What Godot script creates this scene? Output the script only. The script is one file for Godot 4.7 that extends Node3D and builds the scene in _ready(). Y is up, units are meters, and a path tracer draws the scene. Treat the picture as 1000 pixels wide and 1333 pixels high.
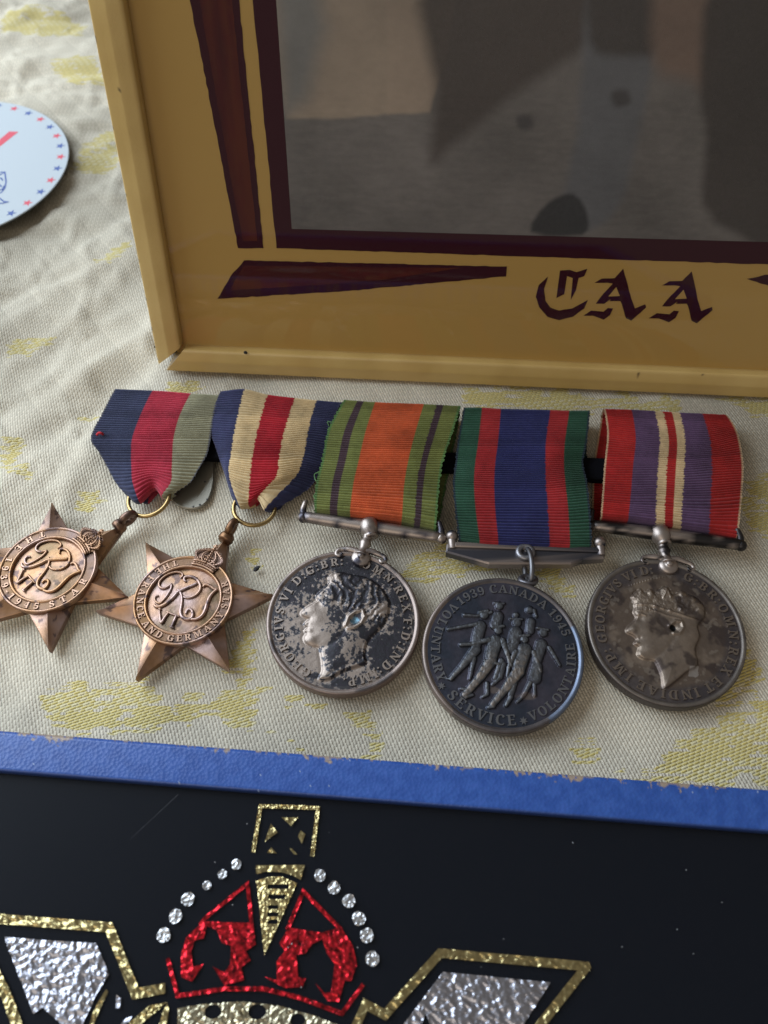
extends Node3D
# Lengths below are millimetres; U turns them into metres.
const U := 0.001
var rng := RandomNumberGenerator.new()
var noise := FastNoiseLite.new()
var serif := SystemFont.new()
var glyphs := {}
var M := {}

# ---------- mesh builder ----------
class MB:
	var v := PackedVector3Array()
	var c := PackedColorArray()
	var t := PackedVector2Array()
	var i := PackedInt32Array()
	var nrm := PackedVector3Array()
	func add(p: Vector3, col := Color.WHITE, uv := Vector2.ZERO) -> int:
		v.append(p)
		c.append(col)
		t.append(uv)
		return v.size() - 1
	func tri(a: int, b: int, d: int) -> void:
		i.append(a)
		i.append(b)
		i.append(d)
	# turns the triangles from index start so that their closed shape faces outward
	func outward(start: int) -> void:
		var vol := 0.0
		var o := v[i[start]]
		for k in range(start, i.size(), 3):
			vol += (v[i[k]] - o).dot((v[i[k + 2]] - o).cross(v[i[k + 1]] - o))
		if vol < 0.0:
			flip(start)
	func upward(start: int, up: Vector3) -> void:
		var s := 0.0
		for k in range(start, i.size(), 3):
			s += up.dot((v[i[k + 2]] - v[i[k]]).cross(v[i[k + 1]] - v[i[k]]))
		if s < 0.0:
			flip(start)
	func flip(start: int) -> void:
		for k in range(start, i.size(), 3):
			var w := i[k + 1]
			i[k + 1] = i[k + 2]
			i[k + 2] = w
	# rows x cols sheet of points already added from first on
	func weave(first: int, rows: int, cols: int, closed := false) -> void:
		for r in rows - 1:
			for q in (cols if closed else cols - 1):
				var q2 := (q + 1) % cols
				var a := first + r * cols + q
				var b := first + r * cols + q2
				var d := first + (r + 1) * cols + q
				var e := first + (r + 1) * cols + q2
				tri(a, b, e)
				tri(a, e, d)
	# upright prism of an outline in x and z, chamfered at the top
	func prism(poly: PackedVector2Array, y0: float, y1: float, bevel := 0.0, col := Color.WHITE) -> void:
		var start := i.size()
		if Geometry2D.is_polygon_clockwise(poly):
			poly = poly.duplicate()
			poly.reverse()
		var n := poly.size()
		var inner := PackedVector2Array()
		for k in n:
			var p := poly[k]
			var e1 := (p - poly[(k + n - 1) % n]).normalized()
			var e2 := (poly[(k + 1) % n] - p).normalized()
			var m := (e1.orthogonal() + e2.orthogonal())
			m = m.normalized() / maxf(0.5, sqrt(maxf(0.0, (1.0 + e1.dot(e2)) / 2.0)))
			inner.append(p + m * bevel)
		var test := 0.0
		for k in n:
			test += (inner[k] - poly[k]).dot((poly[(k + 1) % n] - poly[k]).orthogonal())
		var area_in := absf(area(inner))
		if bevel > 0.0 and area_in > absf(area(poly)):
			for k in n:
				inner[k] = poly[k] * 2.0 - inner[k]
		var rings := [[poly, y0], [poly, y1 - bevel]]
		if bevel > 0.0:
			rings.append([inner, y1])
		for r in rings.size() - 1:
			for k in n:
				var k2 := (k + 1) % n
				var A: Vector2 = rings[r][0][k]
				var B: Vector2 = rings[r][0][k2]
				var D: Vector2 = rings[r + 1][0][k]
				var E: Vector2 = rings[r + 1][0][k2]
				var f := v.size()
				add(Vector3(A.x, rings[r][1], A.y), col)
				add(Vector3(B.x, rings[r][1], B.y), col)
				add(Vector3(E.x, rings[r + 1][1], E.y), col)
				add(Vector3(D.x, rings[r + 1][1], D.y), col)
				tri(f, f + 1, f + 2)
				tri(f, f + 2, f + 3)
		for cap in 2:
			var pl: PackedVector2Array = poly if cap == 0 else (inner if bevel > 0.0 else poly)
			var idx := Geometry2D.triangulate_polygon(pl)
			var f := v.size()
			for p in pl:
				add(Vector3(p.x, y0 if cap == 0 else y1, p.y), col)
			var s := i.size()
			for k in idx:
				i.append(f + k)
			upward(s, Vector3.DOWN if cap == 0 else Vector3.UP)
		# sides only may need turning
		var sides := start + (rings.size() - 1) * n * 6
		var vol := 0.0
		var o := v[i[start]]
		for k in range(start, i.size(), 3):
			var w := (v[i[k]] - o).dot((v[i[k + 2]] - o).cross(v[i[k + 1]] - o))
			vol += w if k < sides else 0.0
		var side_out := 0.0
		for k in range(start, sides, 6):
			var mid := (v[i[k]] + v[i[k + 1]]) / 2.0
			var nn := (v[i[k + 2]] - v[i[k]]).cross(v[i[k + 1]] - v[i[k]]).normalized() * 0.01
			var q := Vector2(mid.x + nn.x, mid.z + nn.z)
			side_out += -1.0 if Geometry2D.is_point_in_polygon(q, poly) else 1.0
		if side_out < 0.0:
			for k in range(start, sides, 3):
				var w := i[k + 1]
				i[k + 1] = i[k + 2]
				i[k + 2] = w
	func area(p: PackedVector2Array) -> float:
		var s := 0.0
		for k in p.size():
			s += p[k].cross(p[(k + 1) % p.size()])
		return s / 2.0
	# flat sheet of an outline
	func sheet(poly: PackedVector2Array, y: float, col := Color.WHITE) -> void:
		var s := i.size()
		var idx := Geometry2D.triangulate_polygon(poly)
		var f := v.size()
		for p in poly:
			add(Vector3(p.x, y, p.y), col, p)
		for k in idx:
			i.append(f + k)
		upward(s, Vector3.UP)
	# turned shape: profile of (radius, height) round the y axis of xf
	func lathe(profile: PackedVector2Array, segs: int, xf := Transform3D.IDENTITY, col := Color.WHITE) -> void:
		var s := i.size()
		var first := v.size()
		for p in profile:
			for k in segs:
				var a := TAU * k / segs
				add(xf * Vector3(p.x * cos(a), p.y, p.x * sin(a)), col)
		weave(first, profile.size(), segs, true)
		outward(s)
	# round bar along points with a radius at each; flat squeezes it in height
	func tube(pts: PackedVector3Array, radii: PackedFloat32Array, sides := 10, ring := false, flat := 1.0, col := Color.WHITE) -> void:
		var s := i.size()
		var first := v.size()
		var n := pts.size()
		var side := Vector3.ZERO
		for k in n:
			var a := pts[(k + n - 1) % n] if ring else pts[maxi(k - 1, 0)]
			var b := pts[(k + 1) % n] if ring else pts[mini(k + 1, n - 1)]
			var d := (b - a).normalized()
			var up := Vector3.UP
			if absf(d.y) > 0.95:
				up = Vector3.BACK
			side = d.cross(up).normalized()
			up = side.cross(d)
			var r: float = radii[k % radii.size()]
			for q in sides:
				var g := TAU * q / sides
				add(pts[k] + side * cos(g) * r + up * sin(g) * r * flat, col)
		weave(first, n, sides, true)
		if ring:
			for q in sides:
				var q2 := (q + 1) % sides
				tri(first + (n - 1) * sides + q, first + (n - 1) * sides + q2, first + q2)
				tri(first + (n - 1) * sides + q, first + q2, first + q)
		else:
			for e in 2:
				var base := first + (0 if e == 0 else (n - 1) * sides)
				var m := add(pts[0 if e == 0 else n - 1], col)
				for q in sides:
					if e == 0:
						tri(m, base + (q + 1) % sides, base + q)
					else:
						tri(m, base + q, base + (q + 1) % sides)
		outward(s)
	func ball(p: Vector3, r: float, squash := 1.0, n := 12, col := Color.WHITE) -> void:
		var prof := PackedVector2Array()
		for k in n + 1:
			var a := PI * k / n - PI / 2.0
			prof.append(Vector2(maxf(cos(a) * r, 0.0), sin(a) * r * squash))
		lathe(prof, n * 2, Transform3D(Basis(), p), col)
	func box(xf: Transform3D, size: Vector3, bevel := 0.0) -> void:
		var h := size / 2.0
		var m := MB.new()
		m.prism(PackedVector2Array([Vector2(-h.x, -h.z), Vector2(h.x, -h.z), Vector2(h.x, h.z), Vector2(-h.x, h.z)]), -h.y, h.y, bevel)
		join(m, xf)
	func join(m: MB, xf := Transform3D.IDENTITY) -> void:
		var f := v.size()
		for k in m.v.size():
			add(xf * m.v[k], m.c[k], m.t[k])
		for k in m.i:
			i.append(f + k)
	# breaks the shape into separate facets with flat shading
	func faceted() -> MB:
		var m := MB.new()
		for k in i:
			m.i.append(m.add(v[k], c[k], t[k]))
		return m
	func done(shift := Vector3.ZERO, with_uv := false) -> ArrayMesh:
		var pos := PackedVector3Array()
		pos.resize(v.size())
		for k in v.size():
			pos[k] = (v[k] - shift) * 0.001
		var n := PackedVector3Array()
		n.resize(v.size())
		for k in range(0, i.size(), 3):
			var a := i[k]
			var b := i[k + 1]
			var d := i[k + 2]
			var f := (v[d] - v[a]).cross(v[b] - v[a])
			n[a] += f
			n[b] += f
			n[d] += f
		for k in n.size():
			n[k] = n[k].normalized() if n[k].length_squared() > 1e-18 else Vector3.UP
		var arr := []
		arr.resize(Mesh.ARRAY_MAX)
		arr[Mesh.ARRAY_VERTEX] = pos
		arr[Mesh.ARRAY_NORMAL] = n
		arr[Mesh.ARRAY_COLOR] = c
		if with_uv:
			arr[Mesh.ARRAY_TEX_UV] = t
		arr[Mesh.ARRAY_INDEX] = i
		var am := ArrayMesh.new()
		am.add_surface_from_arrays(Mesh.PRIMITIVE_TRIANGLES, arr)
		return am

# ---------- small helpers ----------
func P(a: Array) -> PackedVector2Array:
	var r := PackedVector2Array()
	for k in range(0, a.size(), 2):
		r.append(Vector2(a[k], a[k + 1]))
	return r

func P3(a: Array) -> PackedVector3Array:
	var r := PackedVector3Array()
	for k in range(0, a.size(), 3):
		r.append(Vector3(a[k], a[k + 1], a[k + 2]))
	return r

func lift(a: PackedVector2Array, y: float) -> PackedVector3Array:
	var r := PackedVector3Array()
	for p in a:
		r.append(Vector3(p.x, y, p.y))
	return r

func curve3(pts: PackedVector3Array, steps: int) -> PackedVector3Array:
	var r := PackedVector3Array()
	var n := pts.size()
	for k in n - 1:
		for s in steps:
			r.append(pts[k].cubic_interpolate(pts[k + 1], pts[maxi(k - 1, 0)], pts[mini(k + 2, n - 1)], float(s) / steps))
	r.append(pts[n - 1])
	return r

func stroke(pts: PackedVector2Array, width: float) -> PackedVector2Array:
	return Geometry2D.offset_polyline(pts, width / 2.0, Geometry2D.JOIN_MITER, Geometry2D.END_BUTT)[0]

func rough(poly: PackedVector2Array, step: float, amp: float) -> PackedVector2Array:
	var r := PackedVector2Array()
	for k in poly.size():
		var a := poly[k]
		var b := poly[(k + 1) % poly.size()]
		var n := maxi(1, int(a.distance_to(b) / step))
		for s in n:
			var p := a.lerp(b, float(s) / n)
			r.append(p + (Vector2(rng.randf_range(-amp, amp), rng.randf_range(-amp, amp)) if s > 0 else Vector2.ZERO))
	return r

func fbm(x: float, y: float, f: float, seed_at := 0.0) -> float:
	return noise.get_noise_3d(x * f * 100.0, y * f * 100.0, seed_at * 77.0)

func fresh(called: String, parent: Node) -> String:
	var nm := called
	var k := 1
	while parent.has_node(nm):
		nm = "%s_%03d" % [called, k]
		k += 1
	return nm

func thing(called: String, label: String, category: String, at: Vector3, group := "") -> Node3D:
	var o := Node3D.new()
	o.name = fresh(called, self)
	add_child(o, true)
	o.position = at * U
	o.set_meta("label", label)
	o.set_meta("category", category)
	if group:
		o.set_meta("group", group)
	return o

func part(called: String, mesh: Mesh, mat: Material, parent: Node3D) -> MeshInstance3D:
	var o := MeshInstance3D.new()
	o.mesh = mesh
	o.material_override = mat
	if mesh is ArrayMesh:
		mesh.surface_set_material(0, mat)
	o.name = fresh(called, parent)
	parent.add_child(o, true)
	return o

func mat(called: String, col: Color, rough_ := 0.6, metal := 0.0, vertex := false) -> StandardMaterial3D:
	var m := StandardMaterial3D.new()
	m.resource_name = called
	m.albedo_color = Color.WHITE if vertex else col.linear_to_srgb()
	m.vertex_color_use_as_albedo = vertex
	m.roughness = rough_
	m.metallic = metal
	M[called] = m
	return m

func noise_tex(freq: float, size: int, bump := 4.0, kind := FastNoiseLite.TYPE_SIMPLEX_SMOOTH, oct := 3) -> NoiseTexture2D:
	var n := FastNoiseLite.new()
	n.noise_type = kind
	n.frequency = freq
	n.fractal_octaves = oct
	n.seed = 5
	var t := NoiseTexture2D.new()
	t.width = size
	t.height = size
	t.seamless = true
	t.as_normal_map = true
	t.bump_strength = bump
	t.noise = n
	return t

func grain(m: StandardMaterial3D, t: Texture2D, per_metre: float, strength: float) -> void:
	m.normal_enabled = true
	m.normal_texture = t
	m.normal_scale = strength
	m.uv1_triplanar = true
	m.uv1_scale = Vector3.ONE * per_metre

# letters along an arc round the disc centre; angles clockwise from straight up
func ring_text(parent: Node3D, text: String, radius: float, a0: float, a1: float, size: float, y: float, material: Material, inward := false, squeeze := 1.0) -> void:
	var font := serif
	var w := []
	var total := 0.0
	for ch in text:
		var adv: float = font.get_string_size(ch, 0, -1, 64).x
		w.append(adv)
		total += adv
	var span: float = total - (w[0] + w[-1]) / 2.0
	var x := 0.0
	for k in text.length():
		if k > 0:
			x += (w[k - 1] + w[k]) / 2.0
		var ch := text[k]
		if ch == " ":
			continue
		var a := deg_to_rad(lerpf(a0, a1, x / span))
		var out_dir := Vector3(sin(a), 0, -cos(a))
		var along := Vector3(cos(a), 0, sin(a))
		var up := out_dir
		if inward:
			up = -out_dir
			along = -along
		if not glyphs.has(ch):
			var tm := TextMesh.new()
			tm.text = ch
			tm.font = font
			tm.font_size = 64
			tm.pixel_size = 1.0 / 46.0
			tm.depth = 0.40
			tm.curve_step = 4.0
			glyphs[ch] = tm
		var o := part("letter", glyphs[ch], material, parent)
		# capital height of the font is about one unit here
		o.transform = Transform3D(Basis(along * size * squeeze * U, up * size * U, Vector3.UP * U), (out_dir * radius + Vector3.UP * y) * U)

# ---------- the world ----------
func _ready() -> void:
	rng.seed = 11
	noise.seed = 3
	noise.frequency = 0.01
	noise.fractal_octaves = 4
	serif.font_names = PackedStringArray(["Droid Serif"])
	serif.font_weight = 700
	var cam := Camera3D.new()
	cam.name = "camera"
	var lens := CameraAttributesPhysical.new()
	lens.frustum_focal_length = 12.0 / tan(deg_to_rad(33.0))
	lens.exposure_aperture = 12.5
	lens.frustum_focus_distance = 0.19
	lens.frustum_near = 0.01
	lens.frustum_far = 20.0
	cam.attributes = lens
	cam.fov = 66.0
	cam.near = 0.01
	cam.far = 20.0
	cam.position = Vector3(0, 172, 0) * U
	cam.rotation_degrees = Vector3(-57, 0, 0)
	add_child(cam)
	var we := WorldEnvironment.new()
	we.name = "world_environment"
	var env := Environment.new()
	env.background_mode = Environment.BG_COLOR
	env.background_color = Color(1.0, 0.97, 0.93)
	env.background_energy_multiplier = 0.21
	env.tonemap_mode = Environment.TONE_MAPPER_LINEAR
	env.tonemap_exposure = 1.0
	env.sdfgi_enabled = true
	env.ssao_enabled = true
	env.ssil_enabled = true
	we.environment = env
	add_child(we)
	window_light("window_light", Vector3(-0.58, 0.45, -0.40), Vector3(0, 0, -0.1), Vector2(0.9, 0.7), 1.36, Color(0.88, 0.94, 1.0))
	# added soft fill from the near side, no window known there
	window_light("added_room_fill", Vector3(-0.55, 0.95, 1.1), Vector3(0.05, 0.05, -0.15), Vector2(1.0, 0.9), 0.50, Color(1.0, 0.95, 0.88))
	materials()
	tablecloth()
	picture_frame()
	plaque()
	star_card()
	brooch()
	star_medal_one()
	star_medal_two()
	medal_three()
	medal_four()
	medal_five()
	crumb()

func window_light(called: String, at: Vector3, to: Vector3, size: Vector2, energy: float, col: Color) -> void:  # area lamp, serves the window and the added fill
	var l := AreaLight3D.new()
	l.name = called
	l.area_size = size
	l.light_energy = energy
	l.light_color = col
	l.area_range = 6.0
	l.area_attenuation = 2.0
	l.shadow_enabled = true
	add_child(l)
	l.look_at_from_position(at, to, Vector3.UP)

func materials() -> void:
	var fine := noise_tex(0.06, 256, 3.0)
	var cell := noise_tex(0.05, 256, 8.0, FastNoiseLite.TYPE_CELLULAR, 1)
	var m := mat("frame_paint", Color(0.36, 0.235, 0.075), 0.30, 0.0, true)
	grain(m, fine, 60.0, 0.12)
	m = mat("mat_board", Color(0.42, 0.26, 0.075), 0.6)
	m.metallic_specular = 0.15
	m = mat("maroon_print", Color(0.034, 0.004, 0.009), 0.6)
	m.metallic_specular = 0.1
	m = mat("brown_print", Color.WHITE, 0.6, 0.0, true)
	m.metallic_specular = 0.1
	mat("black_gap", Color(0.01, 0.01, 0.01), 0.7)
	m = mat("pane", Color(1, 1, 1), 0.02)
	m.transparency = BaseMaterial3D.TRANSPARENCY_ALPHA
	m.albedo_color = Color(1, 1, 1, 0.004)
	m.metallic_specular = 0.42
	m = mat("blue_paint", Color.WHITE, 0.38, 0.0, true)
	grain(m, cell, 110.0, 0.16)
	m = mat("black_panel", Color(0.004, 0.005, 0.008), 0.40)
	m.metallic_specular = 0.17
	m = mat("plaque_pane", Color(1, 1, 1), 0.04)
	m.transparency = BaseMaterial3D.TRANSPARENCY_ALPHA
	m.albedo_color = Color(1, 1, 1, 0.003)
	m.metallic_specular = 0.14
	mat("gold_foil", Color(0.62, 0.46, 0.14), 0.28, 1.0, true)
	mat("silver_foil", Color(0.70, 0.70, 0.74), 0.33, 1.0, true)
	mat("red_foil", Color(0.62, 0.02, 0.03), 0.28, 0.85, true)
	mat("dust", Color(0.5, 0.5, 0.5), 0.9)
	m = mat("bronze", Color.WHITE, 0.43, 0.92, true)
	grain(m, fine, 90.0, 0.10)
	mat("bronze_letter", Color(0.42, 0.265, 0.185), 0.42, 0.92)
	m = mat("tarnish", Color.WHITE, 0.47, 0.85, true)
	grain(m, fine, 110.0, 0.12)
	mat("letter_silver", Color(0.40, 0.335, 0.29), 0.40, 0.9)
	mat("letter_steel", Color(0.20, 0.20, 0.21), 0.40, 0.9)
	mat("letter_brown", Color(0.25, 0.205, 0.17), 0.42, 0.9)
	mat("suspender", Color(0.33, 0.27, 0.24), 0.43, 0.92, true)
	mat("brass_wire", Color(0.37, 0.255, 0.11), 0.34, 1.0)
	mat("tab_steel", Color(0.27, 0.25, 0.205), 0.5, 0.8)
	m = mat("ribbon_cloth", Color.WHITE, 0.85, 0.0, true)
	m.rim_enabled = true
	m.rim = 0.25
	m.rim_tint = 0.6
	m.metallic_specular = 0.25
	m = mat("thread", Color(0.45, 0.02, 0.03), 0.9)
	m = mat("backing_cloth", Color(0.007, 0.007, 0.009), 0.95)
	m.metallic_specular = 0.1
	mat("card_white", Color(0.41, 0.45, 0.475), 0.75)
	mat("card_edge", Color(0.05, 0.055, 0.05), 0.8)
	mat("ink_red", Color(0.55, 0.06, 0.09), 0.7)
	mat("ink_blue", Color(0.05, 0.09, 0.27), 0.7)
	mat("green_thread", Color(0.07, 0.15, 0.05), 0.9)
	mat("crumb_grey", Color(0.13, 0.13, 0.14), 0.9)
	mat("crumb_dark", Color(0.03, 0.03, 0.035), 0.8)

# ---------- tablecloth ----------
func tablecloth() -> void:
	var cn := FastNoiseLite.new()
	cn.seed = 21
	cn.frequency = 1.0
	cn.fractal_octaves = 2
	var mb := MB.new()
	var nx := 280
	var nz := 290
	for r in nz:
		for q in nx:
			var x := lerpf(-260.0, 240.0, q / (nx - 1.0))
			var z := lerpf(-470.0, 60.0, r / (nz - 1.0))
			var left := clampf((-40.0 - x) / 60.0 + (-110.0 - z) / 160.0, 0.0, 1.0)
			# lengthwise soft folds and finer creases running across
			var s := x * 0.80 + z * 0.60
			var w := x * -0.60 + z * 0.80
			var y := cn.get_noise_2d(s * 0.030, w * 0.012) * (0.6 + 2.2 * left)
			y += cn.get_noise_2d(x * 0.014 + 40.0, z * 0.075) * 1.8 * clampf((-190.0 - z) / 90.0, 0.0, 1.0)
			y += cn.get_noise_2d(x * 0.09 + 9.0, z * 0.07) * 0.22
			var cr := cn.get_noise_2d(w * 0.016 + 7.0, s * 0.034)
			var cr2 := cn.get_noise_2d(w * 0.02 + 90.0, s * 0.05 + 30.0)
			y += (exp(-cr * cr / 0.004) * 1.1 + exp(-cr2 * cr2 / 0.003) * 0.7) * left - 0.6 * left
			mb.add(Vector3(x, minf(y - 0.7 - left * 0.8, 0.0), z), Color.WHITE, Vector2((x + 190.0) / 330.0, (z + 390.0) / 350.0))
	mb.weave(0, nz, nx)
	mb.upward(0, Vector3.UP)
	var n := 2048
	var hm := PackedByteArray()
	hm.resize(n * n)
	var rgb := PackedByteArray()
	rgb.resize(n * n * 3)
	# where the woven yellow motif lies: rough petals and scrolls, traced on the cloth
	var motifs := [
		P([-79.02,-62.31,-73.75,-65.95,-64.79,-65.03,-58.11,-66.87,-49.5,-62.31,-36.57,-63.21,-29.94,-66.87,-26.12,-63.21,-30.06,-58.75,-25.56,-56.13,-16.81,-51.86,-13.31,-48.52,-17.47,-48.52,-26.97,-52.7,-35.88,-57,-44.54,-57.87,-50.84,-54.41,-60.85,-53.55,-69.49,-54.41,-75.38,-57.87]),
		P([-7.75,-59.63,-1.72,-58.75,-0.83,-48.52,-3.32,-47.7,-5.08,-54.41,-9.37,-56.13]),
		P([-23.64,-65.03,-20.84,-62.31,-13.82,-60.52,-12.88,-58.75,-20.67,-59.63]),
		P([7.76,-100.48,23.56,-105.03,36.92,-101.16,30.65,-96.05,17.11,-93.23,11.32,-90.66,3.81,-93.87]),
		P([0,-96.05,11.31,-90.23,5.63,-88.97]),
		P([56.79,-45.26,63.89,-51.86,73.27,-56.13,87.08,-63.21,99.17,-68.73,91.95,-44.45,81.76,-43.17,70.53,-44.13]),
		P([66.54,-65.03,77.92,-68.73,83.75,-74.44,87.75,-72.51,88.05,-66.87,79.89,-62.31,69.09,-60.52]),
		P([40.46,-52.7,47.33,-53.55,47.41,-48.52,40.65,-47.7]),
		P([23.38,-154.57,35.75,-156.06,59.9,-153.1,83.72,-150.18,85.03,-145.89,56.77,-146.45,35.06,-147.88,22,-149.61]),
		P([95.07,-151.64,110.78,-152.51,122.52,-147.31,121.01,-142.23,104.66,-145.89]),
		P([-37.61,-72.51,-31.06,-79.35,-27.92,-74.44,-30.82,-66.87,-35.02,-65.03]),
		P([-106.81,-137.55,-103.31,-138.92,-100.11,-132.18,-104.34,-128.24]),
		P([-104.34,-128.24,-98.08,-128.24,-94.82,-125.15,-97.08,-122.61,-103.11,-123.62]),
		P([-95.87,-207.9,-95.24,-213.6,-86.26,-220.24,-83.85,-216.7,-90.71,-209.79]),
		P([-114.75,-262.37,-115.53,-279.24,-105.42,-286.81,-99.49,-294.59,-93.6,-269.47,-103.55,-262.37]),
		P([-140.58,-337.04,-120.43,-340.1,-111.64,-319.31,-123.19,-315.33,-133.1,-325.11]),
		P([-171,-379.41,-151.3,-382.92,-131.25,-369.11,-130.16,-355.88,-149.06,-359.14,-166.49,-362.43]),
		P([-116.24,-173.1,-106.56,-176.35,-100.13,-178.98,-100.34,-174.72,-112.67,-168.32]),
		P([-64.8,-156.06,-56.18,-158.45,-52.99,-154.57,-60.93,-152.51]),
		P([38.55,-98.25,44.06,-96.05,45.96,-88.55,42.08,-87.5,38.92,-92.8]),
		P([-33.28,-103.88,-29.97,-99.36,-30.76,-92.8,-34.21,-97.15]),
		P([43.74,-46.07,55.88,-44.77,65.61,-44.13,53.96,-43.17]),
		P([92.5,-118.12,103.65,-125.66,109.78,-118.12,103.74,-103.88,93.56,-106.18]),
		P([-88.13,-150.18,-83.69,-147.88,-84.02,-143.07,-87.78,-144.47]),
		P([-84.37,-118.12,-76.12,-120.6,-72.72,-115.67,-78.28,-113.25])]
	var g := 320
	var mask := PackedFloat32Array()
	mask.resize(g * g)
	for poly in motifs:
		var lo: Vector2 = poly[0]
		var hi: Vector2 = poly[0]
		for p in poly:
			lo = lo.min(p)
			hi = hi.max(p)
		for b in range(maxi(0, int((lo.y + 390.0) / 350.0 * g) - 1), mini(g, int((hi.y + 390.0) / 350.0 * g) + 2)):
			for a in range(maxi(0, int((lo.x + 190.0) / 330.0 * g) - 1), mini(g, int((hi.x + 190.0) / 330.0 * g) + 2)):
				var p := Vector2(a * 330.0 / g - 190.0, b * 350.0 / g - 390.0)
				p += Vector2(cn.get_noise_2d(p.x * 0.11, p.y * 0.11), cn.get_noise_2d(p.x * 0.11 + 50.0, p.y * 0.11)) * 3.2
				if Geometry2D.is_point_in_polygon(p, poly):
					# veins in the petals
					if absf(cn.get_noise_2d(p.x * 0.05 + 5.0, p.y * 0.11 + 3.0)) > 0.05:
						mask[b * g + a] = 1.0
	for pass_no in 2:
		var soft := mask.duplicate()
		for b in range(1, g - 1):
			for a in range(1, g - 1):
				var at := b * g + a
				soft[at] = (mask[at] * 2.0 + mask[at - 1] + mask[at + 1] + mask[at - g] + mask[at + g]) / 6.0
		mask = soft
	cn.frequency = 0.004
	cn.fractal_octaves = 3
	var blot := cn.get_image(n / 4, n / 4).get_data()
	var stepx := 330.0 / n
	var stepz := 350.0 / n
	for b in n:
		var z := b * stepz
		var gb := mini(int(float(b) * g / n), g - 2)
		var fb := float(b) * g / n - gb
		for a in n:
			var x := a * stepx
			var ga := mini(int(float(a) * g / n), g - 2)
			var fa := float(a) * g / n - ga
			var at := gb * g + ga
			var mk := lerpf(lerpf(mask[at], mask[at + 1], fa), lerpf(mask[at + g], mask[at + g + 1], fa), fb)
			var h: float
			var k: int
			var s: float
			var t: float
			# each stitch is one colour or the other
			mk += (float(((int(x * 1.5) * 7919 + int(z * 1.5) * 104729) & 0x7fffffff) % 89) / 89.0 - 0.5) * 0.7 - 0.08
			if mk > 0.5:
				s = (z * 0.94 + x * 0.34) / 0.66
				t = (x * 0.94 - z * 0.34) / 1.5
			else:
				s = (x * 0.94 - z * 0.34) / 0.70
				t = (z * 0.94 + x * 0.34) / 1.30
			k = floori(s)
			var fs := s - k
			var prof := 4.0 * fs * (1.0 - fs)
			t += k * 0.38
			var kt := floori(t)
			var ft := (t - kt) * 2.0 - 1.0
			h = prof * (0.35 + 0.65 * (1.0 - ft * ft * ft * ft))
			var rnd := float(((k * 7919 + kt * 104729) & 0x7fffffff) % 97) / 97.0
			h *= 0.86 + 0.14 * rnd
			var bl := (blot[(b >> 2) * (n / 4) + (a >> 2)] - 128) / 900.0
			var at3 := (b * n + a) * 3
			var mul := 0.93 + 0.11 * rnd + bl
			hm[b * n + a] = int(h * 255.0)
			if mk > 0.5:
				# yellow floats over a pale ground
				var q := clampf(h * 1.4, 0.0, 1.0)
				if rnd > 0.80:
					q *= 0.25
				rgb[at3] = int(clampf(lerpf(190, 190, q) * mul, 0, 255))
				rgb[at3 + 1] = int(clampf(lerpf(182, 172, q) * mul, 0, 255))
				rgb[at3 + 2] = int(clampf(lerpf(154, 104, q) * mul, 0, 255))
			else:
				var q := clampf(h * 1.5, 0.0, 1.0)
				rgb[at3] = int(clampf(lerpf(152, 208, q) * mul, 0, 255))
				rgb[at3 + 1] = int(clampf(lerpf(146, 198, q) * mul, 0, 255))
				rgb[at3 + 2] = int(clampf(lerpf(130, 179, q) * mul, 0, 255))
	var m := mat("damask", Color.WHITE, 0.9)
	m.albedo_texture = ImageTexture.create_from_image(Image.create_from_data(n, n, false, Image.FORMAT_RGB8, rgb))
	var him := Image.create_from_data(n, n, false, Image.FORMAT_L8, hm)
	him.convert(Image.FORMAT_RGBA8)
	him.bump_map_to_normal_map(2.2)
	m.normal_enabled = true
	m.normal_texture = ImageTexture.create_from_image(him)
	m.normal_scale = 0.75
	m.metallic_specular = 0.2
	var o := part("tablecloth", mb.done(Vector3.ZERO, true), m, self)
	o.set_meta("label", "cream damask tablecloth with woven yellow leaf motif lying under everything")
	o.set_meta("category", "tablecloth")

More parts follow.
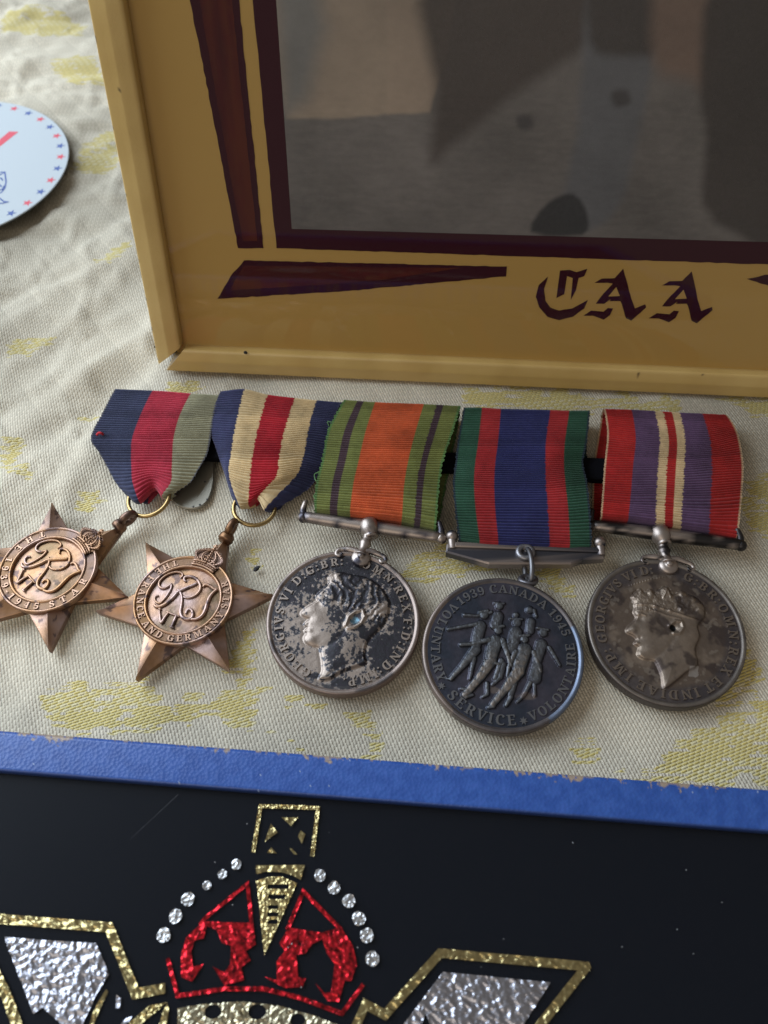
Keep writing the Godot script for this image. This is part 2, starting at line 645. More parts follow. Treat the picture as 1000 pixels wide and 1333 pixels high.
# ---------- picture frame ----------
# one side of a moulding: rows across from the outer edge to the inner, lengthwise along
func moulding(a0: Vector2, a1: Vector2, b0: Vector2, b1: Vector2, prof: PackedVector2Array, base: float, n: int, shade: Callable) -> MB:
	var mb := MB.new()
	for k in prof.size():
		for j in n:
			var f := j / (n - 1.0)
			var p := a0.lerp(a1, f).lerp(b0.lerp(b1, f), prof[k].x)
			mb.add(Vector3(p.x, prof[k].y, p.y), shade.call(p, prof[k].x, f))
	mb.weave(0, prof.size(), n)
	var rows := prof.size()
	# close the underside and the ends
	var f0 := mb.v.size()
	for k in [0, rows - 1]:
		for j in n:
			var q: Vector3 = mb.v[k * n + j]
			mb.add(Vector3(q.x, base, q.z), mb.c[k * n + j])
	for j in n - 1:
		mb.tri(j, f0 + j + 1, j + 1)
		mb.tri(j, f0 + j, f0 + j + 1)
		var t := (rows - 1) * n + j
		mb.tri(t, t + 1, f0 + n + j + 1)
		mb.tri(t, f0 + n + j + 1, f0 + n + j)
		mb.tri(f0 + j, f0 + n + j, f0 + n + j + 1)
		mb.tri(f0 + j, f0 + n + j + 1, f0 + j + 1)
	for e in [0, n - 1]:
		var start := mb.v.size()
		var outline := []
		for k in rows:
			outline.append(mb.v[k * n + e])
		outline.append(mb.v[f0 + n + e])
		outline.append(mb.v[f0 + e])
		var mid := Vector3.ZERO
		for q in outline:
			mid += q / outline.size()
		mb.add(mid, mb.c[e])
		for q in outline:
			mb.add(q, mb.c[e])
		for k in outline.size():
			var u := start + 1 + k
			var w := start + 1 + (k + 1) % outline.size()
			if e == 0:
				mb.tri(start, w, u)
			else:
				mb.tri(start, u, w)
	mb.outward(0)
	return mb

func picture_frame() -> void:
	var o := thing("picture_frame", "mustard yellow picture frame with maroon lettered border leaning upright behind the medals", "picture frame", Vector3(-62.417, 0.000, -162.712))
	o.basis = Basis(Vector3(0.99817, 0.00000, 0.06049), Vector3(-0.05812, 0.27707, 0.95909), Vector3(-0.01676, -0.96085, 0.27656))
	var wide := 249.0
	var tall := 205.0
	var prof := PackedVector2Array([Vector2(0, 0.3), Vector2(0.0, 2.0), Vector2(0.02, 2.3), Vector2(0.06, 2.45), Vector2(0.25, 2.68), Vector2(0.40, 2.85), Vector2(0.48, 3.0), Vector2(0.54, 3.02), Vector2(0.62, 2.95), Vector2(0.86, 2.75), Vector2(0.93, 2.62), Vector2(0.97, 2.45), Vector2(1.0, 2.1), Vector2(1.0, 0.0)])
	var paint := func(p: Vector2, across: float, _f: float) -> Color:
		var col := Color(0.54, 0.37, 0.135)
		var k := fbm(p.x, p.y, 0.05, 2.0)
		col = col.lerp(Color(0.40, 0.25, 0.075), clampf(0.4 + k * 1.2, 0.0, 1.0) * 0.5)
		if fbm(p.x, p.y, 0.6, 4.0) > 0.68 or (across < 0.02 and fbm(p.x, p.y, 0.25, 6.0) > 0.38):
			col = Color(0.09, 0.055, 0.025)
		return col
	var M_ := M
	part("left_rail", moulding(Vector2(-3.3, -tall), Vector2(-3.3, -2.1), Vector2(5.0, -tall + 8.0), Vector2(4.2, -8.1), prof, -9.0, 260, paint).done(), M_.frame_paint, o)
	part("bottom_rail", moulding(Vector2(-1.3, -0.1), Vector2(wide, -0.1), Vector2(5.1, -7.5), Vector2(wide - 7.5, -7.4), prof, -9.0, 400, paint).done(), M_.frame_paint, o)
	part("right_rail", moulding(Vector2(wide + 0.3, -0.1), Vector2(wide + 0.3, -tall), Vector2(wide - 7.2, -7.6), Vector2(wide - 7.2, -tall + 8.0), prof, -9.0, 200, paint).done(), M_.frame_paint, o)
	part("top_rail", moulding(Vector2(wide, -tall - 0.3), Vector2(-3.1, -tall - 0.3), Vector2(wide - 7.6, -tall + 7.6), Vector2(5.0, -tall + 7.6), prof, -9.0, 200, paint).done(), M_.frame_paint, o)
	var mb := MB.new()
	mb.prism(P([-2.2, -1.2, wide - 1, -1.2, wide - 1, -tall + 1, -2.2, -tall + 1]), -8.0, -6.2)
	part("backboard", mb.done(), M_.black_gap, o)
	mb = MB.new()
	mb.prism(P([2.0, -5.0, wide - 2.5, -5.0, wide - 2.5, -tall + 3, 2.0, -tall + 3]), -6.1, -0.50)
	part("mat_board", mb.done(), M_.mat_board, o)
	# strut that holds the frame up from behind
	mb = MB.new()
	mb.box(Transform3D(Basis(Vector3.RIGHT, deg_to_rad(-30.0)), Vector3(125, -46, -66)), Vector3(40, 2.5, 146), 0.4)
	part("strut", mb.done(), M_.black_gap, o)
	# maroon printing on the mat
	var print_y := -0.44
	mb = MB.new()
	mb.sheet(rough(P([18.31,-93.96,29.29,-94.23,30.05,-37.1,23.24,-36.82,21.86,-53.21,20.52,-70.15]), 1.4, 0.12), print_y)
	var s1 := part("border_stripe", mb.done(), M_.maroon_print, o)
	streaks(s1, P([20.55,-94.02,27.75,-94.2,28.59,-38.96,24.84,-38.81,23.43,-53.28,22.15,-70.21]), print_y + 0.05, 1.0)
	mb = MB.new()
	mb.sheet(rough(P([24.55,-33.55,94.31,-34.78,94.43,-32.02,49.49,-25.69,15.91,-22.16,20.3,-28.84]), 1.4, 0.12), print_y)
	var s2 := part("border_stripe", mb.done(), M_.maroon_print, o)
	streaks(s2, P([24.41,-32.06,82.28,-33.87,62.01,-29.78,47.46,-27.84,19.86,-24.85,22.46,-29.39]), print_y + 0.05, 0.0)
	mb = MB.new()
	mb.sheet(rough(P([156.74,-34.07,163.59,-36.04,239.08,-36.18,245.12,-25.7,164.99,-31.88]), 1.4, 0.12), print_y)
	part("border_stripe", mb.done(), M_.maroon_print, o)
	var u0 := 124.6
	mb = MB.new()
	mb.sheet(rough(P([32.31,-94.3,33.49,-37.24] + [2.0 * u0 - 33.0, -38.5, 2.0 * u0 - 33.0, -tall + 40.0, 33.0, -tall + 40.0]), 2.0, 0.10), print_y)
	part("photo_border", mb.done(), M_.maroon_print, o)
	# the old photograph, with glass reflections painted into its print
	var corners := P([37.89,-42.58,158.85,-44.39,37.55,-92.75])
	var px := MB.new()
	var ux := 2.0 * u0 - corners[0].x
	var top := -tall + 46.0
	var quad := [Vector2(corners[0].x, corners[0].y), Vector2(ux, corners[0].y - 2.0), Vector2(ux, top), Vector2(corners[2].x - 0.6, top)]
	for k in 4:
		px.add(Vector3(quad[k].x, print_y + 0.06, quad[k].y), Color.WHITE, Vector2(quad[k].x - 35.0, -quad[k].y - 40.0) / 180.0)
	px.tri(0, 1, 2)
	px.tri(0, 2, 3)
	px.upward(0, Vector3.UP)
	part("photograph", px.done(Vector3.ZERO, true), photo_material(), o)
	# lettering, cut from the same maroon
	var letter_a := P([124.49,-35.44,126.3,-31.77,128.29,-27.43,129.98,-24.48,132.47,-25.81,132.89,-24.91,129.81,-20.84,128.17,-21.54,126.28,-25.45,125.66,-26.41,122.76,-26.27,123.04,-26.96,121.53,-25.46,119.31,-25.36,120.39,-27.67,122.64,-31.25,121.24,-31.41,119.54,-31.33,117.83,-31.26,119.45,-32.5,122.81,-32.79])
	var hole := P([123.72,-30.34,125.21,-27.89,122.21,-27.6])
	var foot := P([116.61,-21.71,118.43,-23.34,121.84,-23.18,122.74,-24.3,124.16,-24.21,123.73,-22.19,122.31,-20.8,119.28,-21.83])
	var c_bow := P([105.39,-32.47,104.88,-29,105.73,-25.66,107.36,-23.75,109.89,-22.94,113.29,-23.71,117.02,-26.39,116.5,-23.86,113.85,-21.27,110.35,-20.09,107,-20.95,104.41,-23.62,102.99,-26.67,103.34,-30.04])
	var c_stem := P([108.26,-34.25,110.73,-34.57,112.61,-34.01,115.28,-35.05,114.83,-33.02,113.44,-32.38,113.35,-29,112.45,-26.11,111.94,-32.32,110.35,-32.83,110.44,-27.68,108.54,-26.54])
	mb = MB.new()
	mb.sheet(rough(c_bow, 0.9, 0.06), print_y + 0.01)
	mb.sheet(c_stem, print_y + 0.01)
	part("letter", mb.done(), M_.maroon_print, o)
	var step := P([124.49,-35.44,142.16,-35.48])
	for k in 2:
		mb = MB.new()
		mb.sheet(rough(letter_a, 0.9, 0.05), print_y + 0.01)
		mb.sheet(foot, print_y + 0.015)
		var a := part("letter", mb.done(), M_.maroon_print, o)
		var hm := MB.new()
		hm.sheet(hole, print_y + 0.05)
		part("counter", hm.done(), M_.mat_board, a)
		a.position = Vector3(step[1].x - step[0].x, 0, step[1].y - step[0].y) * U * k
	mb = MB.new()
	mb.prism(P([2.0, -5.0, wide - 4.0, -5.0, wide - 4.0, -tall + 4.0, 2.0, -tall + 4.0]), -0.15, 0.9)
	mb = MB.new()
	mb.sheet(P([3.0, -5.5, wide - 5.0, -5.5, wide - 5.0, -tall + 5.0, 3.0, -tall + 5.0]), 0.3)
	part("glass", mb.done(), M_.pane, o)
	# nail at the open corner, and a pin hole in the lower moulding
	mb = MB.new()
	mb.tube(P3([-4.6, -3.0, -4.9, -1.5, -3.0, -4.9]), PackedFloat32Array([0.5]), 10)
	mb.ball(Vector3(-4.7, -3.0, -4.9), 0.75, 1.0, 8)
	part("nail", mb.done(), M_.black_gap, o)
	mb = MB.new()
	mb.ball(Vector3(P([22.95,-7.55])[0].x, 2.75, P([22.95,-7.55])[0].y), 0.55, 0.35, 8)
	part("pin_head", mb.done(), M_.black_gap, o)

func streaks(parent: Node3D, poly: PackedVector2Array, y: float, along: float) -> void:
	var pts := rough(poly, 1.2, 0.1)
	var lo := poly[0]
	var hi := poly[0]
	for p in poly:
		lo = lo.min(p)
		hi = hi.max(p)
	var stepv := 0.9
	var x := lo.x
	while x < hi.x:
		var z := lo.y
		while z < hi.y:
			var p := Vector2(x + rng.randf() * 0.3, z + rng.randf() * 0.3)
			if Geometry2D.is_point_in_polygon(p, pts):
				extra.append(p)
			z += stepv * 2.5
		x += stepv
	var mb := MB.new()
	var all := PackedVector2Array(pts)
	all.append_array(extra)
	extra.clear()
	for p in all:
		var s := p.x if along > 0.5 else p.y * 2.0
		var k := clampf(0.5 + fbm(s * 2.0, (p.y if along > 0.5 else p.x) * 0.12, 0.12, 9.0) * 1.6, 0.0, 1.0)
		mb.add(Vector3(p.x, y, p.y), Color(0.050, 0.008, 0.008).lerp(Color(0.085, 0.018, 0.010), k))
	var idx := Geometry2D.triangulate_delaunay(all)
	for k in range(0, idx.size(), 3):
		var mid := (all[idx[k]] + all[idx[k + 1]] + all[idx[k + 2]]) / 3.0
		if Geometry2D.is_point_in_polygon(mid, pts):
			mb.tri(idx[k], idx[k + 1], idx[k + 2])
			mb.upward(mb.i.size() - 3, Vector3.UP)
	part("brown_fill", mb.done(), M.brown_print, parent)
var extra := PackedVector2Array()

# a faded group photograph: trousered legs and a shoe, with glass reflections painted in
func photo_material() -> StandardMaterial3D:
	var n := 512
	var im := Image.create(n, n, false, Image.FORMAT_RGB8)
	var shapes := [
		[P([34.89,-100.9,75.21,-101.81,75.26,-85.02,72.11,-71.11,38,-68.86]), Color(0.27, 0.21, 0.155), 0.7],  # pale patch: a reflection in the glass, painted as print
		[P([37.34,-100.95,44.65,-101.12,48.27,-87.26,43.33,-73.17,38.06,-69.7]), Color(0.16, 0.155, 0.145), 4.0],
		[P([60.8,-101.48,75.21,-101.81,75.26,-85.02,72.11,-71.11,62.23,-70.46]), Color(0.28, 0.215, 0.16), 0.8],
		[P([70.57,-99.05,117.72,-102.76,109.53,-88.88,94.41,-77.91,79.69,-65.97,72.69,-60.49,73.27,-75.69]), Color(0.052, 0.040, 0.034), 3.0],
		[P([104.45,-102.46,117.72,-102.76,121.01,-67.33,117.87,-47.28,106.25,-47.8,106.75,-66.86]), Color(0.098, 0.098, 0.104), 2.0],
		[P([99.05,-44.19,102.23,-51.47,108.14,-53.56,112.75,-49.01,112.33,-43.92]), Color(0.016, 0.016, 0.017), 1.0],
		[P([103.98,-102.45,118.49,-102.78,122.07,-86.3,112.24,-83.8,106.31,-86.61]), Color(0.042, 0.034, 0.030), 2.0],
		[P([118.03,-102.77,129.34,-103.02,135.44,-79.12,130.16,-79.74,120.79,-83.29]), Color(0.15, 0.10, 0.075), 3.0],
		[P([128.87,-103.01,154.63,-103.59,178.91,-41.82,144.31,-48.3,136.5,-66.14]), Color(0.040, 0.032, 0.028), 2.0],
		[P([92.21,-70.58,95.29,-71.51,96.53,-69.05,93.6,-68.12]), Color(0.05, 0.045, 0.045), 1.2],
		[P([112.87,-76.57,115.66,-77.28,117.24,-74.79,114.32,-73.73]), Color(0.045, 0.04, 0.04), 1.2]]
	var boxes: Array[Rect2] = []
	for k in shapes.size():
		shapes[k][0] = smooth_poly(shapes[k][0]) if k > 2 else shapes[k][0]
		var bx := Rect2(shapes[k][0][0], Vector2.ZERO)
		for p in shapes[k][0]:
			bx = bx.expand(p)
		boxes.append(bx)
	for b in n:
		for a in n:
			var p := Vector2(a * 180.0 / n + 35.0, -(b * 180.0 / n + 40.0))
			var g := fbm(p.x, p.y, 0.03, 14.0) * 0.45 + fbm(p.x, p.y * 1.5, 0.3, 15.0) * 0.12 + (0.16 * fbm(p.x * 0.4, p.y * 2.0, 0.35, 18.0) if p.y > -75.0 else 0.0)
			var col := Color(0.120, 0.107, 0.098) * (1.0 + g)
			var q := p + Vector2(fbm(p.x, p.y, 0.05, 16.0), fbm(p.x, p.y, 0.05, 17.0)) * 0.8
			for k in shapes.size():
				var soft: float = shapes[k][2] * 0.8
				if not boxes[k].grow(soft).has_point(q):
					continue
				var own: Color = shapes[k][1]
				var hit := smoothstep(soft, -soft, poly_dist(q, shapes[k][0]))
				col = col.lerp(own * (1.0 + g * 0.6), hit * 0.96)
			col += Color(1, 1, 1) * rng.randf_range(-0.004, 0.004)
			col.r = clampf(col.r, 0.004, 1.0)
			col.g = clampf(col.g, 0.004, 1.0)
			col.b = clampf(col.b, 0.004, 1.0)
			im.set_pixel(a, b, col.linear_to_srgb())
	var m := mat("photo_with_reflections", Color.WHITE, 0.45)
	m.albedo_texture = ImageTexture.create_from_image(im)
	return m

# ---------- plaque ----------
func foil(poly: PackedVector2Array, y: float, step: float, amp: float, col: Color, vary: float, holes := [], wavy := false) -> MB:
	var pts := PackedVector2Array()
	if holes.is_empty():
		return foil_cut(poly, y, step, amp, col, vary, wavy)
	for k in poly.size():
		var a := poly[k]
		var b := poly[(k + 1) % poly.size()]
		var n := maxi(1, int(a.distance_to(b) / step))
		for s in n:
			pts.append(a.lerp(b, float(s) / n))
	for h in holes:
		for k in h.size():
			var a: Vector2 = h[k]
			var b: Vector2 = h[(k + 1) % h.size()]
			var n := maxi(1, int(a.distance_to(b) / step))
			for s in n:
				pts.append(a.lerp(b, float(s) / n))
	var lo := poly[0]
	var hi := poly[0]
	for p in poly:
		lo = lo.min(p)
		hi = hi.max(p)
	var z := lo.y
	while z < hi.y:
		var x := lo.x
		while x < hi.x:
			var p := Vector2(x + rng.randf() * step, z + rng.randf() * step)
			if Geometry2D.is_point_in_polygon(p, poly):
				var free := true
				for h in holes:
					if Geometry2D.is_point_in_polygon(p, h):
						free = false
				if free:
					pts.append(p)
			x += step
		z += step
	var mb := MB.new()
	for p in pts:
		var f := rng.randf_range(-vary, vary)
		var ridge := absf(fbm(p.x * 1.0 + p.y * 0.7, p.y - p.x * 0.3, 0.35, 5.0)) * 2.0
		var rise := rng.randf() * 0.55 + ridge * 0.4
		if wavy:
			# long creases as in crumpled kitchen foil
			rise = 1.0 - absf(fbm(p.x + p.y * 0.5, p.y * 1.6 - p.x * 0.8, 0.26, 6.0)) * 2.4
			rise = clampf(rise * 0.75 + 0.25 * (1.0 - absf(fbm(p.x, p.y, 0.55, 7.0)) * 2.2) + 0.05 * rng.randf(), 0.0, 1.0)
		mb.add(Vector3(p.x, y - amp + amp * 0.9 * rise, p.y), col * (1.0 + f))
	var idx := Geometry2D.triangulate_delaunay(pts)
	for k in range(0, idx.size(), 3):
		var mid := (pts[idx[k]] + pts[idx[k + 1]] + pts[idx[k + 2]]) / 3.0
		if not Geometry2D.is_point_in_polygon(mid, poly):
			continue
		var free := true
		for h in holes:
			if Geometry2D.is_point_in_polygon(mid, h):
				free = false
		if free:
			mb.tri(idx[k], idx[k + 1], idx[k + 2])
			mb.upward(mb.i.size() - 3, Vector3.UP)
	return mb if wavy else mb.faceted()

# foil without holes: the outline is cut into triangles, which are halved until they are small
func foil_cut(poly: PackedVector2Array, y: float, step: float, amp: float, col: Color, vary: float, wavy: bool) -> MB:
	var idx := Geometry2D.triangulate_polygon(poly)
	var todo := []
	for k in range(0, idx.size(), 3):
		todo.append([poly[idx[k]], poly[idx[k + 1]], poly[idx[k + 2]]])
	var mb := MB.new()
	var known := {}
	while todo.size() > 0:
		var t: Array = todo.pop_back()
		var longest := 0
		var span := 0.0
		for k in 3:
			var d: float = t[k].distance_squared_to(t[(k + 1) % 3])
			if d > span:
				span = d
				longest = k
		var a: Vector2 = t[longest]
		var b: Vector2 = t[(longest + 1) % 3]
		var c: Vector2 = t[(longest + 2) % 3]
		if span > step * step * 1.6:
			var m := (a + b) / 2.0
			todo.append([a, m, c])
			todo.append([m, b, c])
			continue
		var ids := []
		for p in [a, b, c]:
			var key := Vector2i(p * 2000.0)
			if not known.has(key):
				var f := fbm(p.x, p.y, 0.9, 30.0) * 2.0 * vary
				var rise := 0.5 + fbm(p.x, p.y, 1.3, 31.0) * 0.9 + rng.randf_range(-0.2, 0.2)
				if wavy:
					rise = 1.0 - absf(fbm(p.x + p.y * 0.5, p.y * 1.6 - p.x * 0.8, 0.24, 6.0)) * 2.6
					rise = rise * 0.72 + 0.28 * (1.0 - absf(fbm(p.x, p.y, 0.6, 7.0)) * 2.4) + 0.05 * rng.randf()
				known[key] = mb.add(Vector3(p.x, y - amp + amp * 0.9 * clampf(rise, 0.0, 1.0), p.y), col * (1.0 + f))
			ids.append(known[key])
		mb.tri(ids[0], ids[1], ids[2])
		mb.upward(mb.i.size() - 3, Vector3.UP)
	return mb if wavy else mb.faceted()

func plaque() -> void:
	var back := P([-80.3,-51.56,77.12,-39.56])
	var along := (back[1] - back[0]).normalized()
	var down := Vector2(-along.y, along.x)
	var mid := (back[0] + back[1]) / 2.0
	var org := Vector3(mid.x, 0, mid.y) 
	var o := thing("crest_plaque", "black glass plaque with foil crown and chevrons in a scuffed blue frame below the medals", "plaque", org)
	var A := mid - along * 130.0
	var B := mid + along * 125.0
	var deep := 190.0
	var w := 8.3
	var prof := PackedVector2Array([Vector2(0, 5.0), Vector2(0.0, 8.2), Vector2(0.03, 8.75), Vector2(0.09, 9.0), Vector2(0.5, 9.06), Vector2(0.93, 9.0), Vector2(0.99, 8.8), Vector2(1.0, 8.0)])
	var dense := PackedVector2Array()
	for k in 4:
		dense.append(prof[k])
	for k in range(1, 26):
		var f := lerpf(0.09, 0.93, k / 26.0)
		dense.append(Vector2(f, 9.0 + 0.06 * sin((f - 0.09) / 0.84 * PI)))
	for k in range(5, 8):
		dense.append(prof[k])
	var paint := func(p: Vector2, across: float, _f: float) -> Color:
		var col := Color(0.022, 0.068, 0.27)
		col = col.lerp(Color(0.032, 0.09, 0.32), clampf(0.5 + fbm(p.x, p.y, 0.3, 1.0) * 1.5, 0.0, 1.0))
		var chip := fbm(p.x, p.y, 0.55, 3.0) + fbm(p.x, p.y, 0.08, 8.0) * 0.9 - across * 3.4 + 0.06
		if chip > 0.0:
			col = Color(0.30, 0.225, 0.17) if chip > 0.1 else Color(0.17, 0.15, 0.19)
		if across > 0.985:
			col = Color(0.02, 0.045, 0.16)
		if fbm(p.x, p.y, 1.6, 12.0) > 0.70:
			col = Color(0.30, 0.36, 0.48)
		return col
	part("back_rail", moulding(A, B, A + down * w + along * w, B + down * w - along * w, dense, 0.1, 1100, paint).done(org), M.blue_paint, o)
	part("left_rail", moulding(A + down * deep, A, A + down * (deep - w) + along * w, A + down * w + along * w, prof, 0.1, 120, paint).done(org), M.blue_paint, o)
	part("right_rail", moulding(B, B + down * deep, B + down * w - along * w, B + down * (deep - w) - along * w, prof, 0.1, 120, paint).done(org), M.blue_paint, o)
	part("front_rail", moulding(B + down * deep, A + down * deep, B + down * (deep - w) - along * w, A + down * (deep - w) + along * w, prof, 0.1, 120, paint).done(org), M.blue_paint, o)
	var q := [A + down * (w - 0.5) + along * (w - 0.5), B + down * (w - 0.5) - along * (w - 0.5), B + down * (deep - w + 0.5) - along * (w - 0.5), A + down * (deep - w + 0.5) + along * (w - 0.5)]
	var mb := MB.new()
	mb.prism(PackedVector2Array(q), 3.0, 7.2)
	part("black_panel", mb.done(org), M.black_panel, o)
	mb = MB.new()
	mb.sheet(PackedVector2Array(q), 8.05)
	part("glass", mb.done(org), M.plaque_pane, o)
	var Y := 7.9
	var gold := Color(0.44, 0.36, 0.17)
	var silver := Color(0.41, 0.41, 0.46)
	var red := Color(0.46, 0.012, 0.020)
	# wing chevrons
	for pl in [stroke(P([-75.62,-16.69,-50.93,-15.02,-44.19,-4.53,-39.07,-5.38]), 1.65), stroke(P([-71.6,-9.52,-67.25,-4.39,-62.15,2.94]), 1.7), P([-49.56,-5.24,-49.16,-4.81,-50.11,-2.18,-51.08,1.08,-51.72,1.08,-51.09,-2.18]),
		P([-40.16,-2.87,-40,-1.9,-41.73,-0.54,-44.34,1.08,-45.31,1.08,-42.88,-1.63]), P([-38.41,-3.14,-37.94,-2.18,-37.93,1.08,-39.54,1.08,-38.99,-1.63])]:
		part("gold_foil", foil(pl, Y, 0.34, 0.42, gold, 0.22, [], true).done(org), M.gold_foil, o)
	for pl in [stroke(P([-5.83,2.05,-3.26,-2.9,0.16,-1.38,10.24,-10.85,36.64,-8.75,26.11,1.25]), 1.5)]:
		part("gold_foil", foil(pl, Y, 0.34, 0.42, gold, 0.22, [], true).done(org), M.gold_foil, o)
	for pl in [P([-69.98,-13.51,-65.13,-13.12,-62.04,-12.91,-59.3,-12.76,-52.81,-12.46,-49.5,-7.51,-51.2,-4.39,-53,1.08,-56.45,0,-60.24,-2.45,-61.64,-1.49,-67.74,-10.11]), P([-47.6,-4.39,-46.68,-3.84,-46.57,-2.32,-47.38,-2.32]), P([10.62,-7.89,29.86,-6.26,22.67,2.05,8.78,2.05,7.35,-1.58,6.43,0.25,1.6,2.05]), P([-45.32,-0.81,-44.25,-1.14,-44.47,-0.54,-46.27,1.08,-46.91,1.08])]:
		part("silver_foil", foil(pl, Y, 0.30, 0.50, silver, 0.06, [], true).done(org), M.silver_foil, o)
	# orb, its box and the cone
	part("gold_foil", foil(stroke(P([-25.39,-27.95,-24.7,-36.56,-13.2,-36.21,-13.9,-27.2]), 0.8), Y, 0.3, 0.35, gold, 0.3).done(org), M.gold_foil, o)
	for pl in [P([-20.37,-34.42,-17.06,-34.42,-18.35,-32.75]), P([-22.35,-33.24,-20.89,-31.58,-23.31,-29.85]), P([-16.84,-30.81,-16.4,-31.97,-15.44,-31.29,-16.05,-29.47]), P([-22.74,-27.86,-21.91,-28.85,-20.81,-27.76]), P([-18.34,-28.61,-17.83,-28.61,-16.75,-27.48,-17.46,-27.57]),
		P([-24.67,-25.61,-15.23,-25.7,-15.88,-23.04,-17.53,-23.86,-19.81,-24.41,-22.57,-24.5,-24.44,-24.09])]:
		part("gold_foil", foil(pl, Y, 0.25, 0.30, gold, 0.25, [], true).done(org), M.gold_foil, o)
	part("gold_foil", foil(P([-24.43,-22.86,-22,-23.63,-19.51,-23.63,-16.55,-22.49,-19.23,-16.28,-21.81,-10.43,-24.07,-21.59]), Y, 0.35, 0.4, gold * 1.05, 0.25, [P([-22.14,-22.27,-18.17,-22.27,-18.12,-21.5,-22.08,-21.5]), P([-21.9,-20.51,-18.55,-20.51,-18.64,-19.75,-21.84,-19.75]), P([-21.76,-18.73,-19.8,-18.73,-19.85,-18.07,-21.71,-18.07]), P([-21.76,-17.5,-19.81,-17.5,-19.76,-16.81,-21.7,-16.81]), P([-21.56,-16.28,-19.86,-16.28,-19.81,-15.59,-21.51,-15.59])]).done(org), M.gold_foil, o)
	# red cap of the crown
	for pl in [stroke(P([-34.17,-15.42,-33.34,-16.5,-25.98,-22.4,-24.37,-14.56]), 0.7), stroke(P([-17.9,-14.56,-15.28,-21.05,-7.87,-14.56]), 0.75), stroke(P([-39.32,-10.02,-36.68,-4.2,-28.46,-5.27,-21.47,-5.27,-14.87,-3.88,-7.4,-1.54,-3.7,-5.95]), 0.72),
		P([-33.53,-16.07,-36.33,-13.5,-37,-10.77,-36.48,-7.08,-34.42,-6.35,-32.66,-9.11,-34.5,-8.7,-35.16,-11.18,-34.8,-12.86,-33.17,-13.2,-32.84,-15.21,-30.93,-14.56,-29.72,-12.44,-28.01,-12.02,-27.84,-9.11,-28.74,-7.81,-30.96,-8.7,-28.51,-5.79,-25.09,-6.59,-25.76,-8.62,-24.21,-9.69,-25.2,-11.18,-23.49,-12.23,-24.28,-15.77,-29.62,-15.85]),
		P([-17.69,-14.99,-11.61,-14.14,-8.03,-15.08,-5.69,-12.02,-4.88,-9.11,-5.9,-6.47,-7.07,-6.47,-8,-3.29,-9.99,-3.41,-12.29,-6.07,-11.71,-5.67,-10.65,-4.67,-9.44,-4.75,-8.94,-9.11,-10.42,-10.77,-11.33,-13.07,-13.21,-12.23,-14.32,-10.77,-15.97,-10.56,-15.43,-7.08,-14.02,-6.87,-14.5,-5.55,-17.76,-5.39,-20.65,-6.67,-21.49,-7.16,-19.24,-6.59,-19.46,-9.52,-18.15,-11.18,-19.2,-12.44])]:
		part("red_foil", foil(pl, Y, 0.30, 0.30, red, 0.9, [], true).done(org), M.red_foil, o)
	# pearls
	var pearls := P([-28.46,-25.8,-30.93,-24.04,-33.64,-22.13,-36.93,-19.71,-38.84,-16.89,-40.59,-13.71,-12.29,-23.86,-9.47,-21.68,-6.64,-19.49,-4.67,-16.46,-3.13,-13.71,-2.19,-9.94])
	var sizes := [0.95, 0.9, 0.85, 1.25, 1.28, 1.28, 1.15, 1.22, 1.22, 1.25, 1.25, 1.3]
	for k in pearls.size():
		var ringp := PackedVector2Array()
		for j in 14:
			ringp.append(pearls[k] + Vector2(sizes[k], 0).rotated(TAU * j / 14.0) * rng.randf_range(0.9, 1.06))
		part("pearl", foil(ringp, Y, 0.42, 0.22, Color(0.50, 0.50, 0.51), 0.15).done(org), M.silver_foil, o)
	# jewelled band along the lower edge
	var holes := []
	for h in [[285, 873, 38, 22], [455, 873, 42, 24], [600, 905, 36, 22]]:
		holes.append([h])
	var gems := []
	for c in [P([-30.14,-1.81,-28.62,-1.81]), P([-22.33,-1.81,-20.72,-1.81]), P([-15.14,-0.57,-13.77,-0.57])]:
		var ring2 := PackedVector2Array()
		var r: float = c[0].distance_to(c[1])
		for j in 12:
			ring2.append(c[0] + Vector2(r * cos(TAU * j / 12.0), r * 0.72 * sin(TAU * j / 12.0)))
		gems.append(ring2)
	part("gold_foil", foil(P([-36.41,-2.32,-31.89,-2.98,-25.01,-3.37,-18.49,-2.71,-11.97,-1.15,-7.8,0.19,-8.15,3.4,-35.6,3.4]), Y, 0.4, 0.45, Color(0.42, 0.38, 0.26), 0.3, gems).done(org), M.gold_foil, o)
	part("gold_foil", foil(P([-41.54,-2.71,-38.4,-3.29,-40.43,-1.54,-43.77,0.38,-44.75,0]), Y, 0.4, 0.45, gold, 0.25).done(org), M.gold_foil, o)
	# dust on the glass and one scratch
	mb = MB.new()
	for k in 34:
		var p: Vector2 = A + down * rng.randf_range(10.0, 60.0) + along * rng.randf_range(45.0, 210.0)
		mb.ball(Vector3(p.x, 8.12, p.y), rng.randf_range(0.03, 0.12), 0.5, 4)
	part("dust", mb.done(org), M.dust, o).set_meta("kind", "stuff")
	var scr := P([-41.41,-38.72,-49.52,-30.3])
	mb = MB.new()
	mb.tube(lift(scr, 8.06), PackedFloat32Array([0.03, 0.012]), 5)
	part("scratch", mb.done(org), M.crumb_grey, o)

